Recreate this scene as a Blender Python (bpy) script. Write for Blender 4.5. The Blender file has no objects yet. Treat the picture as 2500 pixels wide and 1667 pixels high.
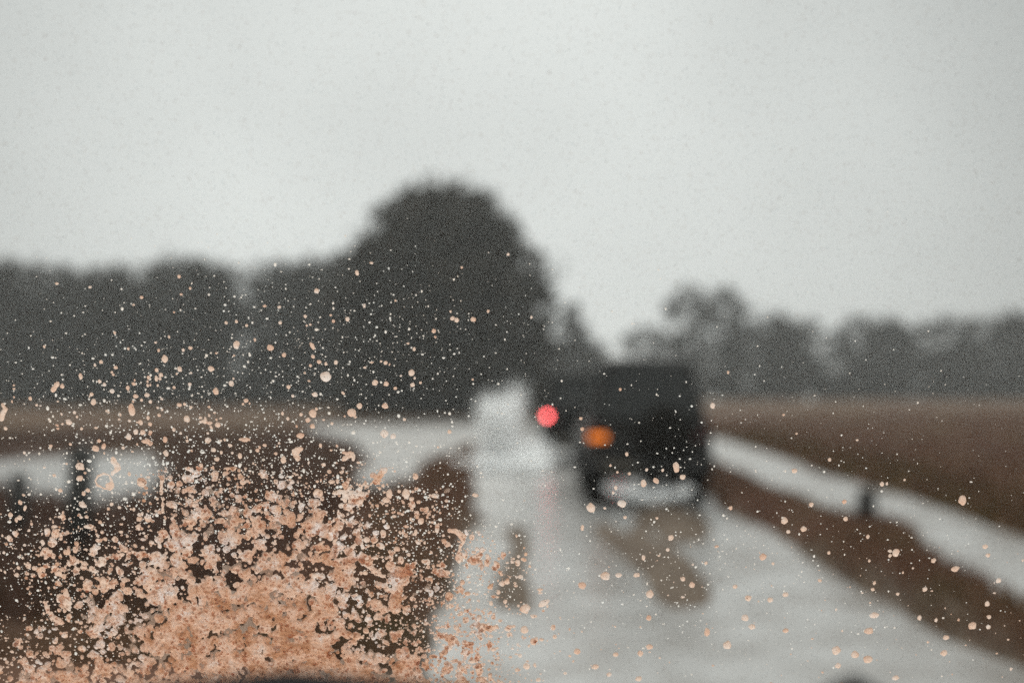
import bpy, bmesh, math, random
import numpy as np
from mathutils import Vector, Matrix

SC = bpy.context.scene
COL = SC.collection
R = math.radians
RNG = np.random.default_rng(7)
random.seed(7)

# ------------------------------------------------------------------ camera
EYE = Vector((0.0, 0.0, 1.45))
cam_d = bpy.data.cameras.new('camera')
cam_d.sensor_width = 36.0
cam_d.lens = 34.99
cam_d.clip_start = 0.02
cam_d.clip_end = 6000.0
cam_d.dof.use_dof = True
cam_d.dof.focus_distance = 0.617
cam_d.dof.aperture_fstop = 2.75
cam = bpy.data.objects.new('camera', cam_d)
cam.location = EYE
cam.rotation_euler = (R(90 + 3.34), 0, 0)
COL.objects.link(cam)
SC.camera = cam

# ------------------------------------------------------------------ sky, sun, exposure
SC.view_settings.view_transform = 'Standard'
SC.view_settings.look = 'None'
SC.view_settings.exposure = 0.25
SC.view_settings.gamma = 1.0
SC.cycles.use_denoising = False
SC.cycles.use_adaptive_sampling = False
SC.cycles.sample_clamp_indirect = 4.0
SC.cycles.max_bounces = 36
SC.cycles.diffuse_bounces = 34
SC.cycles.transmission_bounces = 34
SC.cycles.transparent_max_bounces = 32
SC.cycles.volume_bounces = 1

SUN_EL, SUN_ROT = R(40), R(-4)
w = bpy.data.worlds.new('World')
SC.world = w
w.use_nodes = True
nt = w.node_tree
N_ = nt.nodes
N_.clear()
out = N_.new('ShaderNodeOutputWorld')
bg = N_.new('ShaderNodeBackground')
bg.inputs['Strength'].default_value = 0.10
sky = N_.new('ShaderNodeTexSky')
sky.sky_type = 'NISHITA'
sky.sun_disc = False
sky.sun_elevation = SUN_EL
sky.sun_rotation = SUN_ROT
sky.air_density = 1.0
sky.dust_density = 3.0
hs = N_.new('ShaderNodeHueSaturation')
hs.inputs['Saturation'].default_value = 0.1
hs.inputs['Value'].default_value = 1.0
nt.links.new(sky.outputs[0], hs.inputs['Color'])
tc = N_.new('ShaderNodeTexCoord')
# cloud deck: brighter where the sun stands behind it, soft mottling
dot = N_.new('ShaderNodeVectorMath')
dot.operation = 'DOT_PRODUCT'
gd = Vector((math.sin(R(-3)) * math.cos(R(15)), math.cos(R(-3)) * math.cos(R(15)), math.sin(R(15))))
dot.inputs[1].default_value = gd
nrm = N_.new('ShaderNodeVectorMath')
nrm.operation = 'NORMALIZE'
nt.links.new(tc.outputs['Generated'], nrm.inputs[0])
nt.links.new(nrm.outputs[0], dot.inputs[0])
glow = N_.new('ShaderNodeMapRange')
glow.interpolation_type = 'SMOOTHSTEP'
glow.inputs['From Min'].default_value = 0.82
glow.inputs['From Max'].default_value = 1.0
glow.inputs['To Min'].default_value = 4.0
glow.inputs['To Max'].default_value = 6.4
nt.links.new(dot.outputs['Value'], glow.inputs['Value'])
cn = N_.new('ShaderNodeTexNoise')
cn.inputs['Scale'].default_value = 3.2
cn.inputs['Detail'].default_value = 5.0
nt.links.new(nrm.outputs[0], cn.inputs['Vector'])
cm = N_.new('ShaderNodeMapRange')
cm.inputs['From Min'].default_value = 0.25
cm.inputs['From Max'].default_value = 0.75
cm.inputs['To Min'].default_value = 0.91
cm.inputs['To Max'].default_value = 1.09
nt.links.new(cn.outputs[0], cm.inputs['Value'])
mu = N_.new('ShaderNodeMath')
mu.operation = 'MULTIPLY'
nt.links.new(glow.outputs[0], mu.inputs[0])
nt.links.new(cm.outputs[0], mu.inputs[1])
# an overcast sky is brightest overhead
zs = N_.new('ShaderNodeSeparateXYZ')
nt.links.new(nrm.outputs[0], zs.inputs[0])
zm = N_.new('ShaderNodeMapRange')
zm.interpolation_type = 'SMOOTHSTEP'
zm.inputs['From Min'].default_value = 0.38
zm.inputs['From Max'].default_value = 0.85
zm.inputs['To Min'].default_value = 1.0
zm.inputs['To Max'].default_value = 3.9
nt.links.new(zs.outputs[2], zm.inputs['Value'])
mz = N_.new('ShaderNodeMath')
mz.operation = 'MULTIPLY'
nt.links.new(mu.outputs[0], mz.inputs[0])
nt.links.new(zm.outputs[0], mz.inputs[1])
tint = N_.new('ShaderNodeMix')
tint.data_type = 'RGBA'
tint.blend_type = 'MULTIPLY'
tint.inputs['Factor'].default_value = 1.0
nt.links.new(mz.outputs[0], tint.inputs['A'])
tint.inputs['B'].default_value = (0.978, 1.0, 0.985, 1)
mx = N_.new('ShaderNodeMix')
mx.data_type = 'RGBA'
mx.inputs['Factor'].default_value = 0.97
nt.links.new(hs.outputs[0], mx.inputs['A'])
nt.links.new(tint.outputs['Result'], mx.inputs['B'])
nt.links.new(mx.outputs['Result'], bg.inputs['Color'])
nt.links.new(bg.outputs[0], out.inputs[0])

sun_d = bpy.data.lights.new('sun', 'SUN')
sun_d.energy = 1.5
sun_d.angle = R(20)
sun_d.color = (1.0, 0.96, 0.9)
sun = bpy.data.objects.new('sun', sun_d)
sd = Vector((math.sin(SUN_ROT) * math.cos(SUN_EL), math.cos(SUN_ROT) * math.cos(SUN_EL), math.sin(SUN_EL)))
sun.rotation_euler = sd.to_track_quat('Z', 'Y').to_euler()
COL.objects.link(sun)

# ------------------------------------------------------------------ helpers
def tag(o, label=None, cat=None, group=None, kind=None):
    if label: o['label'] = label
    if cat: o['category'] = cat
    if group: o['group'] = group
    if kind: o['kind'] = kind
    return o

def link(name, me, m, parent=None):
    o = bpy.data.objects.new(name, me)
    COL.objects.link(o)
    if m is not None and not me.materials:
        me.materials.append(m)
    if parent is not None:
        o.parent = parent
    return o

def empty(name, loc, rz=0.0):
    o = bpy.data.objects.new(name, None)
    o.empty_display_size = 0.2
    o.location = loc
    o.rotation_euler = (0, 0, rz)
    COL.objects.link(o)
    return o

def np_mesh(name, V, F, smooth=False):
    """V (n,3) array, F list of index lists or (m,k) array"""
    me = bpy.data.meshes.new(name)
    V = np.asarray(V, dtype=np.float32)
    if isinstance(F, np.ndarray):
        k = F.shape[1]
        me.vertices.add(len(V)); me.vertices.foreach_set('co', V.ravel())
        me.loops.add(F.size); me.loops.foreach_set('vertex_index', F.astype(np.int32).ravel())
        me.polygons.add(len(F))
        me.polygons.foreach_set('loop_start', np.arange(0, F.size, k, dtype=np.int32))
        me.polygons.foreach_set('loop_total', np.full(len(F), k, dtype=np.int32))
        me.update(calc_edges=True)
    else:
        me.from_pydata(V.tolist(), [], F)
        me.update()
    me.validate()
    if smooth:
        me.polygons.foreach_set('use_smooth', np.ones(len(me.polygons), dtype=bool))
    return me

class MB:
    """collects boxes, cylinders and tubes; build() links them as one mesh object"""
    def __init__(s): s.bm = bmesh.new()
    def box(s, c, d, bev=0.0, taper=None, seg=2):
        r = bmesh.ops.create_cube(s.bm, size=1.0)
        vs = r['verts']
        for v in vs:
            tx = ty = 1.0
            if taper and v.co.z > 0: tx, ty = taper
            v.co = Vector((c[0] + v.co.x * d[0] * tx, c[1] + v.co.y * d[1] * ty, c[2] + v.co.z * d[2]))
        if bev:
            es = list({e for v in vs for e in v.link_edges})
            bmesh.ops.bevel(s.bm, geom=es, offset=bev, segments=seg, profile=0.6, affect='EDGES')
        return s
    def hexa(s, pts, bev=0.0, seg=3):
        vs = [s.bm.verts.new(p) for p in pts]
        fs = [(0, 3, 2, 1), (4, 5, 6, 7), (0, 1, 5, 4), (1, 2, 6, 5), (2, 3, 7, 6), (3, 0, 4, 7)]
        for f in fs: s.bm.faces.new([vs[i] for i in f])
        if bev:
            es = list({e for v in vs for e in v.link_edges})
            bmesh.ops.bevel(s.bm, geom=es, offset=bev, segments=seg, profile=0.6, affect='EDGES')
        return s
    def lathe(s, prof, centre, axis='X', n=28):
        """prof: list of (radius, along)"""
        rings = []
        for r, a in prof:
            ring = []
            for i in range(n):
                t = 2 * math.pi * i / n
                p = (a, r * math.cos(t), r * math.sin(t)) if axis == 'X' else ((r * math.cos(t), a, r * math.sin(t)) if axis == 'Y' else (r * math.cos(t), r * math.sin(t), a))
                ring.append(s.bm.verts.new((centre[0] + p[0], centre[1] + p[1], centre[2] + p[2])))
            rings.append(ring)
        for a, b in zip(rings[:-1], rings[1:]):
            for i in range(n):
                s.bm.faces.new((a[i], a[(i + 1) % n], b[(i + 1) % n], b[i]))
        for ring in (rings[0], rings[-1]):
            s.bm.faces.new(ring)
        return s
    def tube(s, pts, rad, n=8):
        P = [Vector(p) for p in pts]
        rings = []
        for i, p in enumerate(P):
            t = (P[min(i + 1, len(P) - 1)] - P[max(i - 1, 0)]).normalized()
            a = t.orthogonal().normalized(); b = t.cross(a)
            r = rad[i] if hasattr(rad, '__len__') else rad
            rings.append([s.bm.verts.new(p + a * r * math.cos(2 * math.pi * k / n) + b * r * math.sin(2 * math.pi * k / n)) for k in range(n)])
        for a, b in zip(rings[:-1], rings[1:]):
            for k in range(n):
                s.bm.faces.new((a[k], a[(k + 1) % n], b[(k + 1) % n], b[k]))
        s.bm.faces.new(rings[0]); s.bm.faces.new(rings[-1])
        return s
    def build(s, name, m, parent=None, smooth=False):
        bmesh.ops.recalc_face_normals(s.bm, faces=s.bm.faces)
        me = bpy.data.meshes.new(name)
        s.bm.to_mesh(me); s.bm.free()
        if smooth:
            me.polygons.foreach_set('use_smooth', np.ones(len(me.polygons), dtype=bool))
        return link(name, me, m, parent)

# ------------------------------------------------------------------ materials
def mat(name, col, rough=0.6, var=None, scale=4.0, detail=4.0, bump=0.0, bscale=None, metallic=0.0, spec=0.5, ior=1.5, coat=0.0, pos=True):
    m = bpy.data.materials.new(name)
    m.use_nodes = True
    t = m.node_tree
    b = t.nodes['Principled BSDF']
    b.inputs['Base Color'].default_value = (*col, 1)
    b.inputs['Roughness'].default_value = rough
    b.inputs['Metallic'].default_value = metallic
    b.inputs['Specular IOR Level'].default_value = spec
    b.inputs['IOR'].default_value = ior
    b.inputs['Coat Weight'].default_value = coat
    if var is not None or bump:
        g = t.nodes.new('ShaderNodeNewGeometry') if pos else t.nodes.new('ShaderNodeTexCoord')
        src = g.outputs['Position'] if pos else g.outputs['Object']
    if var is not None:
        n = t.nodes.new('ShaderNodeTexNoise')
        n.inputs['Scale'].default_value = scale
        n.inputs['Detail'].default_value = detail
        n.inputs['Roughness'].default_value = 0.6
        t.links.new(src, n.inputs['Vector'])
        cr = t.nodes.new('ShaderNodeValToRGB')
        cols = [col] + list(var) if not isinstance(var[0], (int, float)) else [col, var]
        el = cr.color_ramp.elements
        el[0].position = 0.32; el[0].color = (*cols[0], 1)
        el[1].position = 0.68; el[1].color = (*cols[-1], 1)
        for k, c in enumerate(cols[1:-1]):
            e = el.new(0.32 + 0.36 * (k + 1) / (len(cols) - 1)); e.color = (*c, 1)
        t.links.new(n.outputs[0], cr.inputs[0])
        t.links.new(cr.outputs[0], b.inputs['Base Color'])
    if bump:
        n2 = t.nodes.new('ShaderNodeTexNoise')
        n2.inputs['Scale'].default_value = bscale or scale * 4
        n2.inputs['Detail'].default_value = 4
        t.links.new(src, n2.inputs['Vector'])
        bp = t.nodes.new('ShaderNodeBump')
        bp.inputs['Strength'].default_value = 1.0
        bp.inputs['Distance'].default_value = bump
        t.links.new(n2.outputs[0], bp.inputs['Height'])
        t.links.new(bp.outputs[0], b.inputs['Normal'])
    return m

def emit(name, col, strength):
    m = bpy.data.materials.new(name)
    m.use_nodes = True
    b = m.node_tree.nodes['Principled BSDF']
    b.inputs['Base Color'].default_value = (*[0.4 * c for c in col], 1)
    b.inputs['Emission Color'].default_value = (*col, 1)
    b.inputs['Emission Strength'].default_value = strength
    return m

def translucent(name, cols, scale, fac=0.5, rough=0.3, bump=0.0, bscale=600.0, spec=0.5, thick=False):
    """thin wet stuff light shines through: diffuse and translucent mixed, colours mottled by noise"""
    m = bpy.data.materials.new(name)
    m.use_nodes = True
    t = m.node_tree
    b = t.nodes['Principled BSDF']
    o = t.nodes['Material Output']
    g = t.nodes.new('ShaderNodeNewGeometry')
    n = t.nodes.new('ShaderNodeTexNoise')
    n.inputs['Scale'].default_value = scale
    n.inputs['Detail'].default_value = 8
    n.inputs['Roughness'].default_value = 0.72
    t.links.new(g.outputs['Position'], n.inputs['Vector'])
    val = n.outputs[0]
    if thick:
        # thick mud lets less light through than a thin film of it
        at = t.nodes.new('ShaderNodeAttribute'); at.attribute_name = 'thick'
        ma = t.nodes.new('ShaderNodeMath'); ma.operation = 'SUBTRACT'
        t.links.new(val, ma.inputs[0]); t.links.new(at.outputs['Fac'], ma.inputs[1])
        val = ma.outputs[0]
    cr = t.nodes.new('ShaderNodeValToRGB')
    el = cr.color_ramp.elements
    el[0].position = 0.36; el[0].color = (*cols[0], 1)
    el[1].position = 0.66; el[1].color = (*cols[-1], 1)
    for k, c in enumerate(cols[1:-1]):
        e = el.new(0.36 + 0.30 * (k + 1) / (len(cols) - 1)); e.color = (*c, 1)
    t.links.new(val, cr.inputs[0])
    t.links.new(cr.outputs[0], b.inputs['Base Color'])
    b.inputs['Roughness'].default_value = rough
    b.inputs['Specular IOR Level'].default_value = spec
    tr = t.nodes.new('ShaderNodeBsdfTranslucent')
    t.links.new(cr.outputs[0], tr.inputs['Color'])
    ms = t.nodes.new('ShaderNodeMixShader')
    ms.inputs[0].default_value = fac
    t.links.new(b.outputs[0], ms.inputs[1]); t.links.new(tr.outputs[0], ms.inputs[2])
    t.links.new(ms.outputs[0], o.inputs['Surface'])
    if bump:
        n2 = t.nodes.new('ShaderNodeTexNoise')
        n2.inputs['Scale'].default_value = bscale
        n2.inputs['Detail'].default_value = 3
        t.links.new(g.outputs['Position'], n2.inputs['Vector'])
        bp = t.nodes.new('ShaderNodeBump')
        bp.inputs['Distance'].default_value = bump
        t.links.new(n2.outputs[0], bp.inputs['Height'])
        t.links.new(bp.outputs[0], b.inputs['Normal']); t.links.new(bp.outputs[0], tr.inputs['Normal'])
    return m

M = {}
M['paint'] = mat('black_paint', (0.0093, 0.0093, 0.0093), 0.4, var=(0.0195, 0.0172, 0.0149), scale=3, coat=0.05, spec=0.35)
M['paint_grey'] = mat('dark_grey_paint', (0.0074, 0.0079, 0.0079), 0.6, var=(0.0163, 0.0154, 0.0139), scale=3, spec=0.15)
M['glass'] = mat('dark_glass', (0.0211, 0.0229, 0.0223), 0.2)
M['rubber'] = mat('tyre_rubber', (0.009, 0.009, 0.009), 0.9, var=(0.018, 0.016, 0.013), scale=9, spec=0.1)
M['rim_black'] = mat('black_steel_rim', (0.012, 0.012, 0.012), 0.6, spec=0.2)
M['metal'] = mat('wheel_metal', (0.12, 0.12, 0.12), 0.4, metallic=0.7)
M['plastic'] = mat('black_plastic', (0.015, 0.015, 0.015), 0.6)
M['plate'] = mat('number_plate', (0.12, 0.11, 0.09), 0.5, var=(0.06, 0.045, 0.03), scale=20)
M['lens_red'] = mat('unlit_red_lens', (0.05, 0.006, 0.005), 0.2)
M['lens_clear'] = mat('clear_lens', (0.10, 0.10, 0.10), 0.15)
M['red_on'] = emit('lit_red_lamp', (1.0, 0.13, 0.135), 11.5)
M['orange_on'] = emit('lit_orange_lamp', (1.0, 0.23, 0.02), 1.15)
M['chassis'] = mat('muddy_chassis', (0.02, 0.018, 0.016), 0.8, var=(0.05, 0.035, 0.025), scale=8)
M['dash'] = mat('dashboard_vinyl', (0.006, 0.006, 0.0062), 0.9, spec=0.1, bump=0.0002, bscale=900)
M['mud'] = translucent('wet_mud', [(0.6016, 0.3195, 0.1896), (0.8178, 0.5277, 0.3842), (0.8648, 0.6342, 0.5123), (0.9024, 0.8036, 0.7684)], 85, fac=0.72, thick=True, bump=0.0009, bscale=520)
M['mud_drop'] = translucent('mud_drop', [(0.7896, 0.4938, 0.3637), (0.8648, 0.6390, 0.5174), (0.8930, 0.7842, 0.7275)], 60, fac=0.7, bump=0.0003, bscale=700)
M['speck'] = translucent('pale_speck', [(0.94, 0.82, 0.73), (0.97, 0.95, 0.92)], 30, fac=0.7)
M['spray'] = translucent('white_spray', [(0.996, 0.998, 0.997), (0.998, 0.999, 0.998)], 2, fac=0.5, rough=0.5)
# patchy dried mud film one half sees through
M['film'] = translucent('thin_mud_film', [(0.78, 0.48, 0.34), (0.90, 0.70, 0.58)], 90, fac=0.7)
_t = M['film'].node_tree
_o = _t.nodes['Material Output']; _src = _o.inputs['Surface'].links[0].from_socket
_tr = _t.nodes.new('ShaderNodeBsdfTransparent'); _ms = _t.nodes.new('ShaderNodeMixShader'); _ms.inputs[0].default_value = 0.34
_t.links.new(_tr.outputs[0], _ms.inputs[1]); _t.links.new(_src, _ms.inputs[2]); _t.links.new(_ms.outputs[0], _o.inputs['Surface'])
M['bark'] = mat('wet_bark', (0.028, 0.022, 0.018), 0.85, var=(0.055, 0.045, 0.036), scale=5, bump=0.02)
M['leaf'] = mat('dull_green_leaves', (0.0142, 0.0156, 0.0131), 0.6, var=[(0.0213, 0.0209, 0.0174), (0.0298, 0.0249, 0.0202)], scale=0.5, spec=0.15)
M['leaf_far'] = mat('grey_green_leaves', (0.0116, 0.0125, 0.0116), 0.7, var=[(0.0160, 0.0160, 0.0144), (0.0218, 0.0189, 0.0167)], scale=0.5, spec=0.15)
M['leaf_big'] = mat('olive_brown_leaves', (0.0211, 0.0194, 0.0144), 0.6, var=[(0.0304, 0.0271, 0.0190), (0.0440, 0.0313, 0.0215)], scale=0.6, spec=0.15)
M['wood'] = mat('wet_black_wood', (0.010, 0.010, 0.009), 0.7, var=(0.028, 0.024, 0.02), scale=18, bump=0.004)
M['grass'] = mat('rusty_grass', (0.1331, 0.0640, 0.0410), 0.8, var=[(0.1690, 0.0922, 0.0574), (0.1229, 0.0896, 0.0461)], scale=1.2, spec=0.15)
M['grass_dark'] = mat('dark_wet_grass', (0.0819, 0.0471, 0.0348), 0.8, var=[(0.1178, 0.0655, 0.0471), (0.0922, 0.0640, 0.0410)], scale=1.0, spec=0.15)

# ------------------------------------------------------------------ land: one sheet, hollows under the flood water
def vnoise(x, y, s, seed):
    """smooth value noise in about -1..1"""
    r = np.random.default_rng(seed)
    tab = r.uniform(-1, 1, (64, 64))
    fx, fy = x / s, y / s
    ix, iy = np.floor(fx).astype(int), np.floor(fy).astype(int)
    tx, ty = fx - ix, fy - iy
    tx = tx * tx * (3 - 2 * tx); ty = ty * ty * (3 - 2 * ty)
    g = lambda a, b: tab[a % 64, b % 64]
    return (g(ix, iy) * (1 - tx) + g(ix + 1, iy) * tx) * (1 - ty) + (g(ix, iy + 1) * (1 - tx) + g(ix + 1, iy + 1) * tx) * ty

def sstep(a, b, x):
    t = np.clip((x - a) / (b - a), 0, 1)
    return t * t * (3 - 2 * t)

def poly_sd(P, x, y):
    """signed distance to a polygon, positive inside"""
    d = np.full(x.shape, 1e9)
    ins = np.zeros(x.shape, bool)
    n = len(P)
    for i in range(n):
        ax, ay = P[i]; bx, by = P[(i + 1) % n]
        ex, ey = bx - ax, by - ay
        t = np.clip(((x - ax) * ex + (y - ay) * ey) / (ex * ex + ey * ey), 0, 1)
        d = np.minimum(d, np.hypot(x - ax - t * ex, y - ay - t * ey))
        c = ((ay > y) != (by > y)) & (x < (bx - ax) * (y - ay) / (by - ay + 1e-12) + ax)
        ins ^= c
    return np.where(ins, d, -d)

ROAD_L = [(-40, -0.5), (5, -0.5), (8, -0.48), (10.6, -0.46), (13, -0.42), (15.6, -0.55), (19, -0.7), (27, -1.0), (36, -1.6), (70, -2.6)]
ROAD_R = [(-40, 2.6), (5.5, 2.75), (6.3, 2.62), (7.1, 2.62), (8.4, 2.74), (10.4, 2.8), (13.5, 2.86), (20, 3.2), (35, 4.3), (70, 5.5)]
DITCH_L = [(-40, 3.5), (6, 3.44), (8.4, 3.52), (9.2, 3.75), (9.9, 4.1), (10.5, 4.28), (11.2, 4.2), (11.8, 3.9), (15.5, 4.05), (20.8, 4.3), (34, 5.2), (70, 7.5)]
DITCH_R = [(-40, 4.7), (8, 5.0), (9.9, 5.2), (12.4, 5.55), (16.1, 5.85), (21.9, 6.25), (34.2, 7.5), (70, 10)]
POOL_FAR = [(-0.9, 36), (-2.05, 19.2), (-2.3, 15.4), (-3.2, 22.0), (-5.2, 31), (-7.6, 38.5), (-10.5, 48), (-11.5, 58), (-2.8, 69), (3.4, 69), (3.6, 36)]
POOL_LEFT = [(-8.9, 17.4), (-12.5, 23.0), (-11.2, 26.6), (-9.4, 27.0), (-6.2, 17.4), (-5.0, 13.3), (-5.3, 12.5), (-6.2, 13.4), (-7.4, 14.4)]
POOL_STRIP = [(-22, 42), (-25, 47), (-17, 45.5), (-13.5, 43), (-16, 40.5)]

def curve(P, y):
    return np.interp(y, [p[0] for p in P], [p[1] for p in P])

def height(x, y):
    wob = 0.10 * vnoise(x, y, 0.55, 3) + 0.16 * vnoise(x, y, 1.7, 4)
    far = np.clip((y - 20) / 30, 0, 1)
    wob = wob * (1 + 1.6 * far)
    base = 0.14 + 0.05 * vnoise(x, y, 2.3, 5) + 0.03 * vnoise(x, y, 0.5, 6)
    # verge between the road and the ditch is mounded
    mid = 0.5 * (curve(ROAD_R, y) + curve(DITCH_L, y))
    base = base + 0.07 * np.exp(-((x - mid) / 0.4) ** 2)
    base = base + 0.06 * np.exp(-((x - 4.0) / 0.35) ** 2 - ((y - 10.4) / 0.6) ** 2)
    base = base + 0.9 * sstep(64, 118, y) + 0.35 * sstep(9, 30, x) * sstep(10, 40, y)
    h = base
    sd_road = np.where(y < 37, np.minimum(x - curve(ROAD_L, y), curve(ROAD_R, y) - x), -1)
    sds = [(sd_road + wob * 0.7, 0.22, -0.10), (np.where(y < 68, np.minimum(x - curve(DITCH_L, y), curve(DITCH_R, y) - x), -1) + wob * 0.6, 0.22, -0.3),
           (poly_sd(POOL_FAR, x, y) + wob * 1.5, 0.5, -0.2), (poly_sd(POOL_LEFT, x, y) + wob * 1.6, 0.5, -0.2), (poly_sd(POOL_STRIP, x, y) + wob * 2, 0.8, -0.1)]
    for sd, wd, dep in sds:
        k = sstep(-wd, wd, sd)
        h = h * (1 - k) + np.minimum(h, dep) * k
    # mud ridges standing just out of the flooded track, crown also shaped as the car's reflection
    n = vnoise(x * 2.6, y * .55, 0.45, 8); n2 = vnoise(x * 1.6, y * .7, 1.1, 9)
    ridge = 0.20 * np.exp(-((x - 0.03 - 0.05 * n2) / 0.21) ** 2) * sstep(5.0, 7.6, y) * (1 - sstep(10.6, 12.4, y)) * (0.72 + 0.6 * n + .3 * n2)
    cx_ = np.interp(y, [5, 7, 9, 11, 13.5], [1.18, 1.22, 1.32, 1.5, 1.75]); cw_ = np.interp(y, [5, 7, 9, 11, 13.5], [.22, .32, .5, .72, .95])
    crown = np.interp(y, [5, 8, 9.5, 13], [.14, .15, .19, .20]) * np.exp(-((x - cx_ - 0.06 * n2) / cw_) ** 2) * sstep(4.0, 5.4, y) * (1 - sstep(12.6, 13.4, y)) * (0.88 + 0.38 * n2 + 0.28 * n)  # broader and higher towards the car, standing in for its brown reflection
    shoulder = 0.06 * np.exp(-((x - 2.38) / 0.2) ** 2) * sstep(5.2, 5.8, y) * (1 - sstep(7.2, 8.2, y)) * (0.8 + 0.5 * n)
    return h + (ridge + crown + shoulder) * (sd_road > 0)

xs = np.concatenate([np.array([-700, -400, -240, -150, -110, -85, -70, -58, -48, -40, -34, -29, -25, -22, -19, -17]), np.arange(-15, 9, 0.14), np.array([9.5, 10, 11, 12.5, 14, 16, 19, 23, 28, 34, 41, 50, 60, 75, 95, 130, 200, 350, 700])])
ys = np.concatenate([np.array([-80, -40, -15, -5, 0, 2]), np.arange(3, 30, 0.17), np.arange(30, 72, 0.5), np.arange(72, 130, 3), np.array([140, 170, 220, 300, 450, 700, 1100])])
GX, GY = np.meshgrid(xs, ys)
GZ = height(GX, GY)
nx_, ny_ = len(xs), len(ys)
idx = np.arange(nx_ * ny_).reshape(ny_, nx_)
F = np.stack([idx[:-1, :-1], idx[:-1, 1:], idx[1:, 1:], idx[1:, :-1]], -1).reshape(-1, 4)
me = np_mesh('ground', np.stack([GX, GY, GZ], -1).reshape(-1, 3), F, True)
# the kinds of soil and sward: yellow-brown field, red bank, dark wet sward, wet track mud
zone = np.zeros((ny_, nx_, 4), np.float32); zone[..., 3] = 1
n1 = vnoise(GX, GY, 3.1, 11); n2 = vnoise(GX, GY, 9.0, 12)
red = np.clip(np.exp(-((GX + 1.4) / 1.5) ** 2) * (GY > 4) * (GY < 40) + 0.25 * n1, 0, 1)
red = np.maximum(red, np.clip(1.2 - np.abs(GX - 3.1) / 0.9, 0, 1) * (GY < 40) * (0.55 + 0.4 * n1))
dark = np.clip(sstep(-2.0, -3.6, GX) * (1 - sstep(13, 19, GY)) + 0.2 * n1, 0, 1)
dark = np.maximum(dark, np.clip(np.exp(-((GX - 13) / 6) ** 2 - ((GY - 24) / 9) ** 2) * 0.35 + 0.3 * n2, 0, 1) * (GX > 6))
dark = np.maximum(dark, np.clip(sstep(-2.5, -4.5, GX) * sstep(16, 20, GY) * (1 - sstep(34, 44, GY)) * (0.55 + 0.6 * n1), 0, 1))
zone[..., 0] = red; zone[..., 1] = dark
zone[..., 2] = np.where((GX > -0.6) & (GX < 2.9) & (GY < 36), 1, 0)
att = me.color_attributes.new('soil', 'FLOAT_COLOR', 'POINT')
att.data.foreach_set('color', zone.ravel())
gm = bpy.data.materials.new('sodden_ground'); gm.use_nodes = True
t = gm.node_tree; b = t.nodes['Principled BSDF']
b.inputs['Roughness'].default_value = 0.85
b.inputs['Specular IOR Level'].default_value = 0.1
va = t.nodes.new('ShaderNodeVertexColor'); va.layer_name = 'soil'
sep = t.nodes.new('ShaderNodeSeparateColor'); t.links.new(va.outputs[0], sep.inputs[0])
gpos = t.nodes.new('ShaderNodeNewGeometry')
def ramp(scale, c0, c1, c2=None):
    n = t.nodes.new('ShaderNodeTexNoise'); n.inputs['Scale'].default_value = scale; n.inputs['Detail'].default_value = 6
    t.links.new(gpos.outputs['Position'], n.inputs['Vector'])
    cr = t.nodes.new('ShaderNodeValToRGB'); el = cr.color_ramp.elements
    el[0].position = .35; el[1].position = .65
    el[0].color = (*c0, 1); el[1].color = (*(c2 or c1), 1)
    if c2: e = el.new(.5); e.color = (*c1, 1)
    t.links.new(n.outputs[0], cr.inputs[0]); return cr
def mixc(f, a, bb):
    m_ = t.nodes.new('ShaderNodeMix'); m_.data_type = 'RGBA'
    t.links.new(f, m_.inputs['Factor']); t.links.new(a, m_.inputs['A']); t.links.new(bb, m_.inputs['B']); return m_.outputs['Result']
field = ramp(0.22, (0.0494, 0.0221, 0.0112), (0.0660, 0.0313, 0.0112), (0.0573, 0.0332, 0.0100))
redr = ramp(1.3, (0.0666, 0.0282, 0.0169), (0.0973, 0.0450, 0.0266))
drk = ramp(0.9, (0.0512, 0.0322, 0.0251), (0.0742, 0.0461, 0.0354))
mudr = ramp(2.5, (0.0666, 0.0471, 0.0338), (0.1178, 0.0896, 0.0666))
c_ = mixc(sep.outputs[0], field.outputs[0], redr.outputs[0])
c_ = mixc(sep.outputs[1], c_, drk.outputs[0])
c_ = mixc(sep.outputs[2], c_, mudr.outputs[0])
t.links.new(c_, b.inputs['Base Color'])
nb = t.nodes.new('ShaderNodeTexNoise'); nb.inputs['Scale'].default_value = 9; nb.inputs['Detail'].default_value = 5
t.links.new(gpos.outputs['Position'], nb.inputs['Vector'])
bp = t.nodes.new('ShaderNodeBump'); bp.inputs['Distance'].default_value = 0.06
t.links.new(nb.outputs[0], bp.inputs['Height']); t.links.new(bp.outputs[0], b.inputs['Normal'])
tag(link('ground', me, gm), kind='structure')

# flood water: one level sheet that shows wherever the land lies below it
wm = bpy.data.materials.new('silty_flood_water'); wm.use_nodes = True
t = wm.node_tree; b = t.nodes['Principled BSDF']
b.inputs['IOR'].default_value = 1.33
gpos = t.nodes.new('ShaderNodeNewGeometry')
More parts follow.
